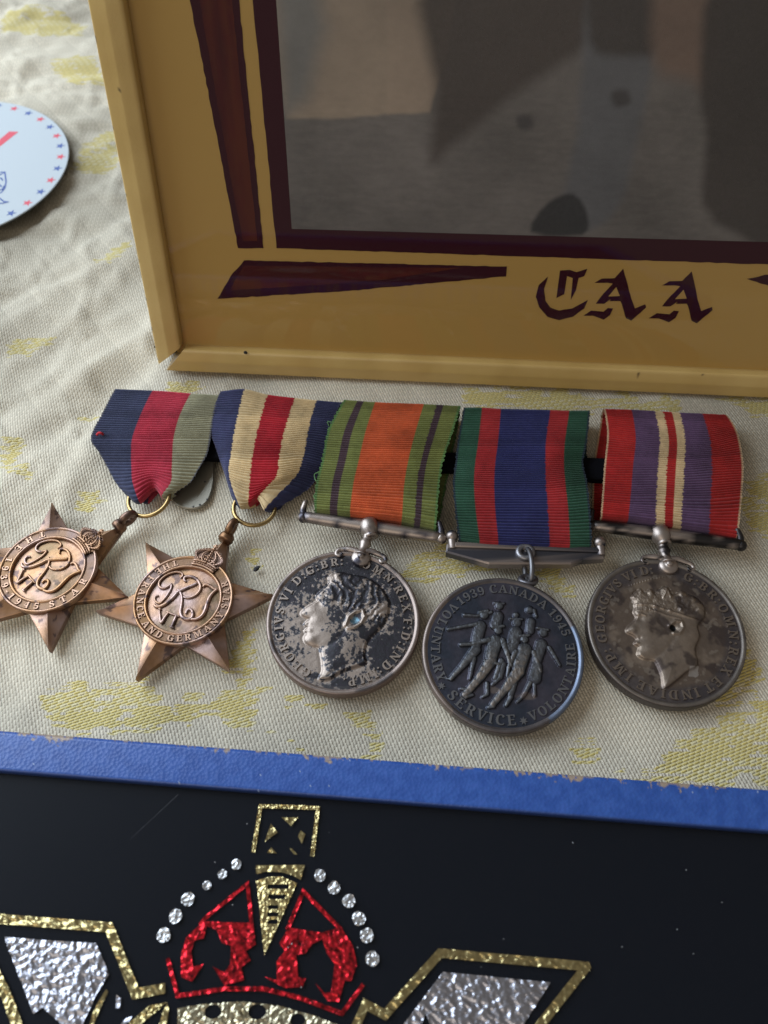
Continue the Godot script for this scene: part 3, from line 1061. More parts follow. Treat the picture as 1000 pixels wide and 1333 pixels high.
# ---------- round card ----------
func star_card() -> void:
	var c := Vector2(-157.6, -259.3)
	var org := Vector3(c.x, 0, c.y)
	var R := 43.0
	var o := thing("round_card", "round white card ringed with small red and blue stars left of the frame", "coaster", org)
	var mb := MB.new()
	mb.lathe(PackedVector2Array([Vector2(0, 0.2), Vector2(R - 0.6, 0.2), Vector2(R - 0.3, 0.5), Vector2(R - 0.2, 0.8), Vector2(R - 0.5, 0.95), Vector2(0, 0.96)]), 160)
	part("backing", mb.done(), M.card_edge, o)
	mb = MB.new()
	mb.lathe(PackedVector2Array([Vector2(0, 0.98), Vector2(R - 0.1, 0.98), Vector2(R, 1.1), Vector2(R - 0.1, 1.32), Vector2(R - 0.4, 1.4), Vector2(0, 1.4)]), 160)
	part("face_card", mb.done(), M.card_white, o)
	var star := PackedVector2Array()
	for k in 10:
		var a := TAU * k / 10.0 - PI / 2.0
		star.append(Vector2(cos(a), sin(a)) * (1.9 if k % 2 == 0 else 0.78))
	mb = MB.new()
	mb.sheet(star, 0.0)
	var sm := [mb.done(), mb.done()]
	for k in 36:
		var a := TAU * (k + 0.15) / 36.0
		var s := part("printed_star", sm[k % 2], M.ink_red if k % 2 == 0 else M.ink_blue, o)
		s.position = Vector3(sin(a) * (R - 2.9), 1.43, -cos(a) * (R - 2.9)) * U
		s.rotation.y = -0.2
	mb = MB.new()
	mb.sheet(P([-140.81,-281.3,-137.27,-281.05,-141.8,-271.55,-145.04,-264.61,-147.35,-264.61,-144.76,-272.1]), 1.43)
	part("printed_bar", mb.done(org), M.ink_red, o)
	mb = MB.new()
	var k := 0
	for s in [P([-140.05,-254.69,-138.08,-255.82,-135.87,-256.04,-134.9,-253.2,-133.9,-250.24,-133.39,-246.58,-134.06,-244.06,-135.99,-242.98]), P([-138.29,-253.2,-137.23,-254.32,-135.87,-256.04]), P([-137.63,-252.45,-136.28,-252.45,-135.21,-250.97]), P([-137.55,-248.77,-135.98,-248.77,-134.7,-247.31]), P([-136.3,-240.85,-133.65,-240.85,-131.86,-239.08,-130.27,-238.87,-132.02,-238.03,-135.53,-238.03]), P([-135.68,-245.14,-134.09,-245.86,-133.86,-248.04])]:
		mb.sheet(stroke(s, 0.55), 1.43 + k * 0.012)
		k += 1
	part("printed_drawing", mb.done(org), M.ink_blue, o)

# ---------- ribbons ----------
# rows of points (front layer, top fold first), stripe edges over u, colours
func ribbon(parent: Node3D, org: Vector3, cols: Array, rows: Array, stripes: Array, edge: Color, edge_bumps: float, seed_at: float, back_inset := 1.2) -> MeshInstance3D:
	var nu := 136
	# resample every row over u
	var grid := []
	var front := []
	for r in rows:
		front.append(P3(r))
	var n_c := cols.size()
	var all := []
	# the hidden rear layer climbs from under the bar to the top fold
	var last: PackedVector3Array = front[-1]
	var first: PackedVector3Array = front[0]
	var rear := []
	for f in [0.0, 0.5]:
		var row := PackedVector3Array()
		for k in n_c:
			var p := last[k].lerp(first[k], f)
			var cx := (last[0].x + last[-1].x) / 2.0
			row.append(Vector3(lerpf(p.x, cx, 0.04) + back_inset, 0.9, p.z - 1.5))
		rear.append(row)
	for k in 2:
		var row := PackedVector3Array()
		for p in first:
			row.append(Vector3(p.x, [1.2, 0.55 * p.y][k], p.z + [0.8, -0.55][k]))
		rear.append(row)
	var tuck := PackedVector3Array()
	for p in last:
		tuck.append(Vector3(p.x, p.y * 0.5, p.z - 0.4))
	all = rear + front + [tuck]
	for row in all:
		var out := PackedVector3Array()
		for q in nu:
			var u := q / (nu - 1.0)
			var k := 0
			while k < n_c - 2 and u > cols[k + 1]:
				k += 1
			var f: float = (u - cols[k]) / (cols[k + 1] - cols[k])
			# tangents that respect the uneven spacing
			var m0: Vector3 = (row[k + 1] - row[maxi(k - 1, 0)]) / (cols[k + 1] - cols[maxi(k - 1, 0)]) * (cols[k + 1] - cols[k])
			var m1: Vector3 = (row[mini(k + 2, n_c - 1)] - row[k]) / (cols[mini(k + 2, n_c - 1)] - cols[k]) * (cols[k + 1] - cols[k])
			var f2 := f * f
			var f3 := f2 * f
			out.append(row[k] * (2 * f3 - 3 * f2 + 1) + m0 * (f3 - 2 * f2 + f) + row[k + 1] * (3 * f2 - 2 * f3) + m1 * (f3 - f2))
		grid.append(out)
	var mb := MB.new()
	var period := 0.74
	var per_rib := 8
	var total_rows := 0
	var length := 0.0
	var nr := grid.size()
	for r in nr - 1:
		var a: PackedVector3Array = grid[r]
		var b: PackedVector3Array = grid[r + 1]
		var mid := nu / 2
		var d := a[mid].distance_to(b[mid])
		var is_front := r >= rear.size() - 2
		var steps := maxi(2, int(d / period * per_rib)) if is_front else maxi(2, int(d / period * 3.0))
		for s in steps:
			var f := float(s) / steps
			var at := length + d * f
			var ribk := floori(at / period)
			var ph := at / period - ribk
			var h := (pow(absf(sin(ph * PI)), 0.5) - 0.6) * 0.66
			var jig := float((ribk * 7919) % 13) / 13.0
			for q in nu:
				var u := q / (nu - 1.0)
				var p := a[q].cubic_interpolate(b[q], grid[maxi(r - 1, 0)][q], grid[mini(r + 2, nr - 1)][q], f)
				p.y += h + 0.05 * fbm(p.x, p.z, 0.3, seed_at)
				var col: Color = stripes[-1][1]
				var uu := u + 0.0018 * fbm(at, u * 20.0, 1.2, seed_at + 1.0)
				for st in stripes:
					if uu < st[0]:
						col = st[1]
						break
				if q == 0 or q == nu - 1:
					var side := (a[1] - a[0]).normalized() if q == nu - 1 else (a[0] - a[1]).normalized()
					p += side * edge_bumps * (0.25 + 0.75 * absf(sin(at / period * PI * 0.5 + jig))) * (0.6 + jig)
					col = edge
				elif (q == 1 or q == nu - 2):
					col = col.lerp(edge, 0.8)
				# thread to thread variation, faded and soiled here and there
				var tone := 0.88 + 0.18 * float(((ribk * 31 + q * 17) * 7919) & 1023) / 1023.0 + 0.30 * fbm(p.x, p.z, 0.10, seed_at + 2.0) + 0.14 * fbm(p.x, p.z, 0.5, seed_at + 3.0)
				tone += 0.22 * float((ribk * 3571) & 255) / 255.0 - 0.11
				mb.add(p, col * tone)
			total_rows += 1
		length += d
	for q in nu:
		mb.add(grid[nr - 1][q], stripes[0][1])
	total_rows += 1
	mb.weave(0, total_rows, nu)
	var half := (total_rows / 2) * (nu - 1) * 6
	# front layer looks up
	var s := 0.0
	for k in range(half, mb.i.size(), 3):
		s += ((mb.v[mb.i[k + 2]] - mb.v[mb.i[k]]).cross(mb.v[mb.i[k + 1]] - mb.v[mb.i[k]])).y
	if s < 0.0:
		mb.flip(0)
	return part("ribbon", mb.done(org), M.ribbon_cloth, parent)

# ---------- stars ----------
func bronze_at(x: float, z: float, k: float) -> Color:
	var col := Color(0.41, 0.255, 0.175)
	var f := fbm(x, z, 0.07, k)
	col = col.lerp(Color(0.40, 0.225, 0.115), clampf(f * 2.5, 0.0, 1.0))
	col = col.lerp(Color(0.42, 0.30, 0.27), clampf(-f * 2.5, 0.0, 1.0))
	var spot := fbm(x, z, 0.24, k + 3.0)
	col = col.lerp(Color(0.12, 0.085, 0.085), smoothstep(0.29, 0.36, spot) * 0.85)
	col *= 1.0 + 0.16 * fbm(x, z, 0.9, k + 5.0)
	return col

func star_body(parent: Node3D, basis_at: Basis, k: float, height: float) -> MeshInstance3D:
	var mb := MB.new()
	var Rt := 21.0
	var Rv := 10.6
	var n := 40
	for arm in 6:
		var a := TAU * arm / 6.0
		var d := Vector2(sin(a), -cos(a))
		var tip := d * (Rt if arm > 0 else Rt - 1.4)
		var v0 := Vector2(sin(a - PI / 6.0), -cos(a - PI / 6.0)) * Rv
		var v1 := Vector2(sin(a + PI / 6.0), -cos(a + PI / 6.0)) * Rv
		for side in 2:
			var valley: Vector2 = v0 if side == 0 else v1
			var first := mb.v.size()
			for r in n + 1:
				for q in n + 1:
					var f := r / float(n)   # from the middle to the tip
					var g := q / float(n)   # from ridge to rim
					var ridge := Vector2.ZERO.lerp(tip, f)
					var rim := valley.lerp(tip, f)
					var p := ridge.lerp(rim, g)
					var y := lerpf(lerpf(1.9, 0.2, pow(f, 1.5)), -0.75, g) if g < 1.0 else -0.8
					if f == 1.0:
						y = -0.5
					if p.length() < 11.0:
						y = minf(y, 0.6)
					y += 0.03 * fbm(p.x, p.y, 0.5, k)
					mb.add(Vector3(p.x, y, p.y), bronze_at(p.x, p.y, k))
			var s := mb.i.size()
			mb.weave(first, n + 1, n + 1)
			mb.upward(s, Vector3.UP)
			# rim wall down to the flat back
			s = mb.i.size()
			var f2 := mb.v.size()
			for r in n + 1:
				var p := valley.lerp(tip, r / float(n))
				var col := bronze_at(p.x, p.y, k) * 0.8
				mb.add(Vector3(p.x, -0.8 if r < n else -0.5, p.y), col)
				mb.add(Vector3(p.x * 0.985, -2.6, p.y * 0.985), col)
			for r in n:
				mb.tri(f2 + r * 2, f2 + r * 2 + 1, f2 + r * 2 + 3)
				mb.tri(f2 + r * 2, f2 + r * 2 + 3, f2 + r * 2 + 2)
			var nn := (valley - tip).orthogonal()
			if nn.dot(valley + tip - d * 8.0) < 0.0:
				nn = -nn
			mb.upward(s, Vector3(nn.x, 0, nn.y))
	# flat back
	var back := PackedVector2Array()
	for arm in 12:
		var a := TAU * arm / 12.0
		back.append(Vector2(sin(a), -cos(a)) * (Rt * 0.985 if arm % 2 == 0 else Rv * 0.985))
	var s := mb.i.size()
	mb.sheet(back, -2.6)
	mb.flip(s)
	var o := part("star", mb.done(), M.bronze, parent)
	o.transform = Transform3D(basis_at, Vector3(0, height, 0) * U)
	return o

func tinted(mb: MB, k: float) -> MB:
	for j in mb.v.size():
		mb.c[j] = bronze_at(mb.v[j].x, mb.v[j].z, k) * mb.c[j]
	return mb

func star_centre(star: Node3D, text: String, a0: float, a1: float, k: float) -> void:
	var mb := MB.new()
	mb.lathe(PackedVector2Array([Vector2(11.5, 0.0), Vector2(11.75, 1.5), Vector2(11.65, 1.85), Vector2(11.4, 1.95), Vector2(11.15, 1.85), Vector2(11.0, 1.62), Vector2(10.9, 1.61), Vector2(9.35, 1.61), Vector2(9.25, 1.62), Vector2(9.1, 1.85), Vector2(8.85, 1.95), Vector2(8.6, 1.85), Vector2(8.5, 1.5), Vector2(8.45, 1.05), Vector2(8.3, 0.95), Vector2(8.2, 0.0)]), 180)
	tinted(mb, k)
	for j in mb.v.size():
		# old polish has dried between the letters and the two rims
		var rr := Vector2(mb.v[j].x, mb.v[j].z).length()
		if mb.v[j].y < 1.7 and mb.v[j].y > 1.5 and rr < 11.3 and rr > 8.8:
			mb.c[j] = mb.c[j] * 0.45
	part("legend_ring", mb.done(), M.bronze, star)
	mb = MB.new()
	for r in 44:
		for q in 120:
			var rr := 8.45 * r / 43.0
			var p := Vector2(rr, 0).rotated(TAU * q / 120.0)
			var col := bronze_at(p.x, p.y, k + 1.0)
			# dark wax left on the ground of the centre
			col = col.lerp(Color(0.13, 0.10, 0.06), clampf(0.3 + fbm(p.x + 6.0, p.y, 0.10, k + 9.0) * 2.2, 0.0, 1.0) * 0.75)
			mb.add(Vector3(p.x, 1.28 - 0.25 * pow(rr / 8.4, 2.0) + 0.03 * fbm(p.x, p.y, 0.6, k), p.y), col)
	mb.weave(0, 44, 120, true)
	mb.upward(0, Vector3.UP)
	part("centre_field", mb.done(), M.bronze, star)
	ring_text(star, text, 10.1, a0, a1, 1.55, 1.72, M.bronze_letter, true)
	# royal cypher, in raised script
	var strokes := [
		[[-3.79,-4.66,-3.57,-5.24,-3.93,-5.81,-4.89,-5.86,-5.85,-5.44,-7.11,-4.14,-7.76,-2.53,-7.62,-1.24,-6.71,-0.52,-5.7,-0.83,-5.08,-1.75,-4.72,-2.28,-4.23,-1.12,-4.14,0.27,-4.23,1.74,-4.6,3.03,-5.48,3.15,-6.28,2.65,-6.46,1.84,-5.93,1.5], 0.42],
		[[-5.62,3.84,-4.95,4.18,-3.97,3.74,-3.04,2.27,-2.45,0.23,-2.26,-1.1,-1.18,-2.66,0.1,-4.21,0.65,-5.1], 0.62],
		[[-1.99,-4.37,-2.6,-4.57,-2.85,-5.19,-2.25,-5.79,-1.06,-6.1,0.38,-5.78,1.67,-4.9,2.25,-3.72,2.1,-2.33,1.26,-1.2,0.32,-0.64,-0.45,-0.66], 0.5],
		[[-2.7,-1.8,-1.56,-1.23,-0.54,-0.26,0.39,1.45,1.11,3.05,2.16,3.97,3.31,4.04,4.16,3.52,4.15,2.63,3.43,1.67,2.63,1.57,2.28,2.21,2.48,2.96], 0.55],
		[[2.44,-4.74,2.67,-5.5,3.64,-5.71,5.19,-5.39,5.92,-5.64], 0.48],
		[[5.92,-5.64,5.46,-4.36,5.33,-2.87,5.69,-1.26,6.15,0.46,6.15,1.95,5.41,3.11,4.26,3.69], 0.55],
		[[-3.72,4.61,-2.66,5.94,-1.5,7.22,-1.49,5.77,-1.33,4.31], 0.48],
		[[-4.07,4.49,-3.37,4.31], 0.35],
		[[-1.92,4.29,-0.56,4.31,1.48,4.17], 0.35],
		[[0.75,4.25,1.02,5.75,1.27,7.21], 0.5],
		[[0.7,7.19,1.91,7.16], 0.35]]
	mb = MB.new()
	var lift_k := 0.0
	for st in strokes:
		var c := curve3(lift(P(st[0]), 1.42 + lift_k), 5)
		lift_k += 0.013
		var radii := PackedFloat32Array()
		for j in c.size():
			var e := minf(j, c.size() - 1 - j) / (c.size() * 0.5)
			radii.append(st[1] * 0.8 * (0.55 + 0.45 * sqrt(clampf(e, 0.0, 1.0))))
		mb.tube(c, radii, 10, false, 0.85)
	part("cypher", tinted(mb, k + 2.0).done(), M.bronze, star)
	# crown over the top of the ring
	mb = MB.new()
	var cy := -9.0
	for j in 3:
		var z: float = cy + [0.0, -0.55, -1.15][j]
		var half_w: float = [3.0, 2.9, 3.1][j]
		var pts := PackedVector3Array()
		for q in 9:
			var x := lerpf(-half_w, half_w, q / 8.0)
			pts.append(Vector3(x, 2.15, z - 0.35 + 0.05 * x * x))
		mb.tube(pts, PackedFloat32Array([[0.3, 0.2, 0.28][j]]), 8)
	for q in 9:
		mb.ball(Vector3(lerpf(-2.5, 2.5, q / 8.0), 2.3, cy - 0.85 + 0.05 * pow(lerpf(-2.5, 2.5, q / 8.0), 2.0)), 0.2, 1.0, 6)
	for side in [-1.0, 1.0]:
		for bulge in [3.6, 1.9]:
			var pts := PackedVector3Array()
			for q in 13:
				var f := q / 12.0
				var x: float = sin(f * PI * 0.93 + 0.12) * bulge * (0.93 - 0.25 * f) + (1.0 - f) * (0.9 if bulge > 2.0 else 0.4)
				pts.append(Vector3(x * side, 2.1 + 0.35 * sin(f * PI), cy - 1.2 - f * 4.1))
			mb.tube(pts, PackedFloat32Array([0.2]), 7)
			if bulge > 3.0:
				for p in pts:
					mb.ball(p + Vector3(0.28 * side, 0.05, -0.12), 0.24, 1.0, 6)
		for q in 3:
			mb.ball(Vector3(side * (0.6 + q * 0.65), 2.2, cy - 2.2 - 0.25 * (q % 2)), 0.34, 0.8, 7)
			mb.ball(Vector3(side * (0.45 + q * 0.45), 2.2, cy - 3.1), 0.24, 0.8, 6)
	for q in 6:
		mb.ball(Vector3(0, 2.45, cy - 1.5 - q * 0.62), 0.3, 0.9, 7)
	mb.ball(Vector3(0, 2.4, cy - 5.4), 0.45, 1.0, 8)
	mb.tube(P3([0, 2.4, cy - 5.4, 0, 2.4, cy - 6.7]), PackedFloat32Array([0.22, 0.34]), 8)
	mb.tube(P3([-0.55, 2.4, cy - 6.15, 0.55, 2.4, cy - 6.15]), PackedFloat32Array([0.24]), 8)
	mb.sheet(P([-3.0, cy + 0.1, -3.7, cy - 3.0, -2.2, cy - 5.2, 0, cy - 5.8, 2.2, cy - 5.2, 3.7, cy - 3.0, 3.0, cy + 0.1]), 1.95, Color(0.45, 0.42, 0.4))
	part("crown", tinted(mb, k + 4.0).done(), M.bronze, star)
	# the eyelet at the top arm
	mb = MB.new()
	mb.lathe(PackedVector2Array([Vector2(0, -0.9), Vector2(1.6, -0.9), Vector2(1.95, -0.2), Vector2(1.9, 0.8), Vector2(1.5, 1.5), Vector2(1.0, 1.7), Vector2(0, 1.7)]), 24, Transform3D(Basis(Vector3.RIGHT, -PI / 2.0).scaled(Vector3(1, 1, 1)), Vector3(0, 0.0, -19.2)), Color(0.5, 0.48, 0.48))
	var loop := PackedVector3Array()
	for q in 18:
		var g := TAU * q / 18.0
		loop.append(Vector3(0.0 + 0.35 * sin(g), 0.8 + sin(g) * 1.75, -22.2 + cos(g) * 1.75))
	mb.tube(loop, PackedFloat32Array([1.0]), 12, true, 1.0, Color(0.42, 0.40, 0.40))
	part("eyelet", tinted(mb, k + 5.0).done(), M.bronze, star)

func wire_ring(parent: Node3D, at: Vector3, r: float, tilt: Basis) -> void:
	var mb := MB.new()
	var loop := PackedVector3Array()
	for q in 48:
		var g := TAU * q / 48.0
		loop.append(tilt * Vector3(cos(g) * r, 0, sin(g) * r) + at)
	mb.tube(loop, PackedFloat32Array([0.55]), 12, true)
	part("ring", mb.done(), M.brass_wire, parent)

func star_medal_one() -> void:
	var org := Vector3(-81.2, 0, -92.2)
	var o := thing("star_medal", "bronze six-pointed star medal with dates 1939-1945 on navy, red and pale green ribbon", "medal", org, "mounted war medals")
	var b := Basis(Vector3.UP, deg_to_rad(-48.0))
	var s := star_body(o, b, 30.0, 3.3)
	star_centre(s, "THE 1939-1945 STAR", -68.5, 63.6 - 360.0, 31.0)
	wire_ring(o, Vector3(-60.6, 3.6, -113.6) - org, 5.4, Basis(Vector3(0.3, 0, 1).normalized(), 0.12))
	var navy := Color(0.040, 0.045, 0.085)
	var red := Color(0.36, 0.030, 0.052)
	var green := Color(0.30, 0.285, 0.19)
	var rb := ribbon(o, org, [0.0, 0.34, 0.52, 0.69, 1.0], [
		[-75.05,6,-148.33,-64.67,6,-147.76,-59.03,6,-147.31,-53.82,6,-146.74,-45.57,5.5,-146.62],
		[-76.49,6.8,-139.3,-65.88,7.5,-138.17,-60.68,7.5,-138.17,-55.24,7.5,-137.9,-46.27,6.5,-139.56],
		[-78.47,5.6,-131.76,-66.82,7.4,-130.33,-61.41,7.6,-129.92,-55.76,7.6,-130.18,-46.44,6,-131.44],
		[-75.64,4.6,-127.36,-66.5,6.8,-125.69,-60.78,7.2,-125.38,-55.4,7.4,-125.23,-46.8,5.4,-126.75],
		[-72.69,4,-122.74,-65.74,6.2,-121.13,-60.75,6.4,-121.48,-55.03,6.8,-120.7,-48.65,5,-121.51],
		[-69.72,3.6,-118.08,-64.86,5.8,-117.02,-59.88,6.4,-118.54,-54.83,6.2,-116.74,-50.58,4.6,-117.38],
		[-66.62,3.2,-114.72,-62.87,4.6,-112.34,-59.72,4.2,-116.59,-56.79,5.2,-113.36,-54.07,3.6,-115.17]],
		[[0.345, navy], [0.69, red], [2.0, green]], Color(0.10, 0.10, 0.12), 0.12, 40.0)
	var mb := MB.new()
	mb.tube(curve3(P3([-76.55,6.9,-131.77,-75.82,7.6,-131.84,-75.19,7.6,-131.73,-74.95,6.9,-131.98]), 5), PackedFloat32Array([0.35]), 8)
	var kn := part("thread_knot", mb.done(org), M.thread, o)
	kn.set_meta("label", "loose red stitch on the navy stripe")

func star_medal_two() -> void:
	var org := Vector3(-47.3, 0, -84.0)
	var o := thing("star_medal", "bronze six-pointed star medal on gathered navy, cream and red striped ribbon", "medal", org, "mounted war medals")
	var s := star_body(o, Basis(Vector3.UP, deg_to_rad(-24.0)), 50.0, 3.3)
	star_centre(s, "THE FRANCE AND GERMANY STAR", -43.7, 43.9 - 360.0, 51.0)
	wire_ring(o, Vector3(-33.2, 3.4, -110.6) - org, 5.2, Basis(Vector3(0.2, 0, 1).normalized(), -0.1))
	var navy := Color(0.035, 0.037, 0.085)
	var cream := Color(0.55, 0.41, 0.225)
	var red := Color(0.32, 0.014, 0.022)
	ribbon(o, org, [0.0, 0.2, 0.4, 0.6, 0.8, 1.0], [
		[-45.56,6,-147.31,-38.65,7.5,-146.76,-32.32,6.5,-145.74,-24.59,6.5,-144.51,-18.68,6,-144.16,-11.9,5.5,-143.82],
		[-47.03,6.2,-136.03,-39.6,8,-134.03,-33.45,8,-134.03,-26.23,8,-133.5,-19.93,7.8,-134.19,-14.48,6.5,-134.72],
		[-44.14,5,-127.05,-40,7.4,-125.23,-34.25,7.8,-124.42,-27.24,7.8,-124.42,-20.96,7,-125.53,-15.64,5,-125.53],
		[-41.99,4.4,-121.45,-40.16,6.8,-120.11,-34.46,6.8,-118.74,-27.43,7.4,-118.31,-22.12,6.2,-120.15,-17.36,3.6,-121.04],
		[-40.39,3.8,-116.96,-39.3,6,-116.4,-34.58,5.4,-114.41,-29.62,6.8,-115.12,-24.55,5.6,-116.68,-20.02,2.8,-116.68],
		[-39.41,3.2,-114.24,-36.99,4.6,-110.93,-34.64,4.2,-111.52,-32.24,4.8,-112.92,-30.06,4.6,-109.99,-27.66,2.4,-110.96]],
		[[0.2, navy], [0.4, cream], [0.6, red], [0.8, cream], [2.0, navy]], Color(0.05, 0.05, 0.09), 0.1, 60.0)

# ---------- round medals ----------
func medal_blank(parent: Node3D, org: Vector3, y: float, tilt: float, R: float, col: Callable) -> MeshInstance3D:
	var mb := MB.new()
	var rf := R - 1.35
	mb.lathe(PackedVector2Array([Vector2(0, -3.0), Vector2(R - 0.5, -3.0), Vector2(R - 0.12, -2.8), Vector2(R, -2.4), Vector2(R, -0.2), Vector2(R - 0.1, 0.15), Vector2(R - 0.35, 0.34), Vector2(R - 0.7, 0.36), Vector2(R - 0.95, 0.25), Vector2(rf, -0.06), Vector2(rf - 0.6, -0.1)]), 240)
	for j in mb.v.size():
		mb.c[j] = col.call(mb.v[j].x, mb.v[j].z, 0.3 if mb.v[j].y > 0.2 else 0.0, true)
	var o := part("disc", mb.done(), M.tarnish, parent)
	o.transform = Transform3D(Basis(Vector3(1, 0, 0), deg_to_rad(tilt)), (Vector3(0, y, 0)) * U)
	return o

func medal_face(disc: Node3D, R: float, height: Callable, col: Callable) -> void:
	var mb := MB.new()
	var rf := R - 1.25
	var nr := 112
	var nt := 520
	for r in nr:
		for q in nt:
			var rr := rf * r / (nr - 1.0)
			var a := TAU * q / nt
			var x := rr * cos(a)
			var z := rr * sin(a)
			var h: float = height.call(x, z)
			mb.add(Vector3(x, h, z), col.call(x, z, h, false))
	mb.weave(0, nr, nt, true)
	mb.upward(0, Vector3.UP)
	part("relief", mb.done(), M.tarnish, disc)

func poly_dist(p: Vector2, poly: PackedVector2Array) -> float:
	var best := 1e9
	var n := poly.size()
	var inside := false
	for k in n:
		var a := poly[k]
		var b := poly[(k + 1) % n]
		var e := b - a
		var w := p - a
		var d := (w - e * clampf(w.dot(e) / e.length_squared(), 0.0, 1.0)).length_squared()
		if d < best:
			best = d
		if (a.y > p.y) != (b.y > p.y) and p.x < (b.x - a.x) * (p.y - a.y) / (b.y - a.y) + a.x:
			inside = not inside
	return -sqrt(best) if inside else sqrt(best)

func seg_dist(p: Vector2, pts: PackedVector2Array) -> float:
	var best := 1e9
	for k in pts.size() - 1:
		var e := pts[k + 1] - pts[k]
		var w := p - pts[k]
		best = minf(best, (w - e * clampf(w.dot(e) / e.length_squared(), 0.0, 1.0)).length_squared())
	return sqrt(best)

func smooth_poly(poly: PackedVector2Array) -> PackedVector2Array:
	var r := PackedVector2Array()
	var n := poly.size()
	for k in n:
		for s in 3:
			r.append(poly[k].cubic_interpolate(poly[(k + 1) % n], poly[(k + n - 1) % n], poly[(k + 2) % n], s / 3.0))
	return r

func bumps_at(p: Vector2, list: Array) -> float:
	var h := 0.0
	for b in list:
		var d: float = p.distance_squared_to(b[0]) / (b[1] * b[1])
		if d < 6.0:
			h += b[2] * exp(-d)
	return h

func bump_list(a: Array, rh: Array) -> Array:
	var pts := P(a)
	var out := []
	for k in pts.size():
		out.append([pts[k], rh[k * 2], rh[k * 2 + 1]])
	return out

# straight suspension bar with curled ends, its boss and the claw that grips the disc
func suspender(o: Node3D, org: Vector3, a: Vector3, b: Vector3, boss: Vector3, claw: Vector3, dark: Color) -> void:
	var mb := MB.new()
	var d := (b - a).normalized()
	var pts := PackedVector3Array()
	var rad := PackedFloat32Array()
	for k in 21:
		var f := k / 20.0
		pts.append(a.lerp(b, f))
		rad.append(1.40 + 0.35 * (1.0 - absf(f - 0.5) * 2.0))
	mb.tube(pts, rad, 14)
	for e in 2:
		var p: Vector3 = a if e == 0 else b
		var s := -1.0 if e == 0 else 1.0
		mb.ball(p + d * s * 0.4 + Vector3(0, 0, 0.2), 1.45, 1.0, 10)
		mb.tube(curve3(P3([p.x + s * 0.2, p.y, p.z, p.x + s * 0.5, p.y + 0.6, p.z - 1.6, p.x + s * 0.1, p.y + 1.1, p.z - 3.2, p.x - s * 0.2, p.y + 0.9, p.z - 4.2]), 4), PackedFloat32Array([1.0, 1.0, 0.95, 0.9, 0.85, 0.8, 0.75, 0.7, 0.7, 0.7, 0.65, 0.6, 0.5]), 10)
	for k in mb.v.size():
		var q := mb.v[k]
		mb.c[k] = Color(0.36, 0.30, 0.265).lerp(dark, smoothstep(0.0, 0.2, fbm(q.x, q.z, 0.18, 70.0 + q.y * 0.1) + (0.10 if dark.r < 0.06 else 0.0)))
	part("suspension_bar", mb.done(org), M.suspender, o)
	mb = MB.new()
	mb.lathe(PackedVector2Array([Vector2(0, -2.2), Vector2(1.9, -2.2), Vector2(2.3, -1.4), Vector2(2.45, 0), Vector2(2.2, 1.0), Vector2(1.7, 1.8), Vector2(1.55, 2.2), Vector2(1.75, 2.5), Vector2(1.3, 2.9), Vector2(0, 2.9)]), 28, Transform3D(Basis(Vector3.RIGHT, PI / 2.0).rotated(Vector3.UP, 0.2), boss))
	var to := claw - boss
	mb.tube(curve3(P3([boss.x, boss.y, boss.z + 1.2, boss.x + to.x * 0.5, boss.y - 0.2, boss.z + to.z * 0.55, claw.x, claw.y, claw.z]), 5), PackedFloat32Array([1.5, 1.4, 1.25, 1.1, 1.2, 1.6, 1.3, 1.1, 1.3, 1.6, 1.8]), 12)
	for k in mb.v.size():
		var q := mb.v[k]
		mb.c[k] = Color(0.37, 0.31, 0.275).lerp(dark, smoothstep(0.05, 0.25, fbm(q.x, q.z, 0.2, 80.0)))
	part("swivel", mb.done(org), M.suspender, o)
	mb = MB.new()
	mb.lathe(PackedVector2Array([Vector2(0, -2.6), Vector2(2.2, -2.6), Vector2(2.35, 0.2), Vector2(2.1, 0.75), Vector2(1.3, 1.05), Vector2(0.8, 1.1), Vector2(0.78, 1.5), Vector2(0.5, 1.75), Vector2(0, 1.8)]), 28, Transform3D(Basis(), claw + Vector3(0, 0, 0.6)))
	for s in [-1.0, 1.0]:
		var arm := P3([claw.x, claw.y, claw.z - 0.8, claw.x + s * 2.2, claw.y + 0.1, claw.z - 1.5 + s * 0.2, claw.x + s * 4.4, claw.y, claw.z - 1.2 + s * 0.75, claw.x + s * 5.6, claw.y, claw.z - 0.7 + s * 0.9, claw.x + s * 6.0, claw.y, claw.z + 0.4 + s * 0.9, claw.x + s * 5.0, claw.y, claw.z + 0.8 + s * 0.9, claw.x + s * 4.6, claw.y, claw.z + 0.1 + s * 0.9])
		mb.tube(curve3(arm, 4), PackedFloat32Array([0.95, 0.9, 0.9, 0.85, 0.8, 0.8, 0.75, 0.7, 0.65, 0.6, 0.6, 0.6, 0.6, 0.55, 0.55, 0.55, 0.5, 0.5, 0.5, 0.5, 0.5, 0.5, 0.45, 0.45, 0.45]), 10)
	for k in mb.v.size():
		var q := mb.v[k]
		mb.c[k] = Color(0.38, 0.32, 0.285).lerp(dark, smoothstep(0.05, 0.3, fbm(q.x, q.z, 0.25, 90.0)))
	part("claw", mb.done(org), M.suspender, o)

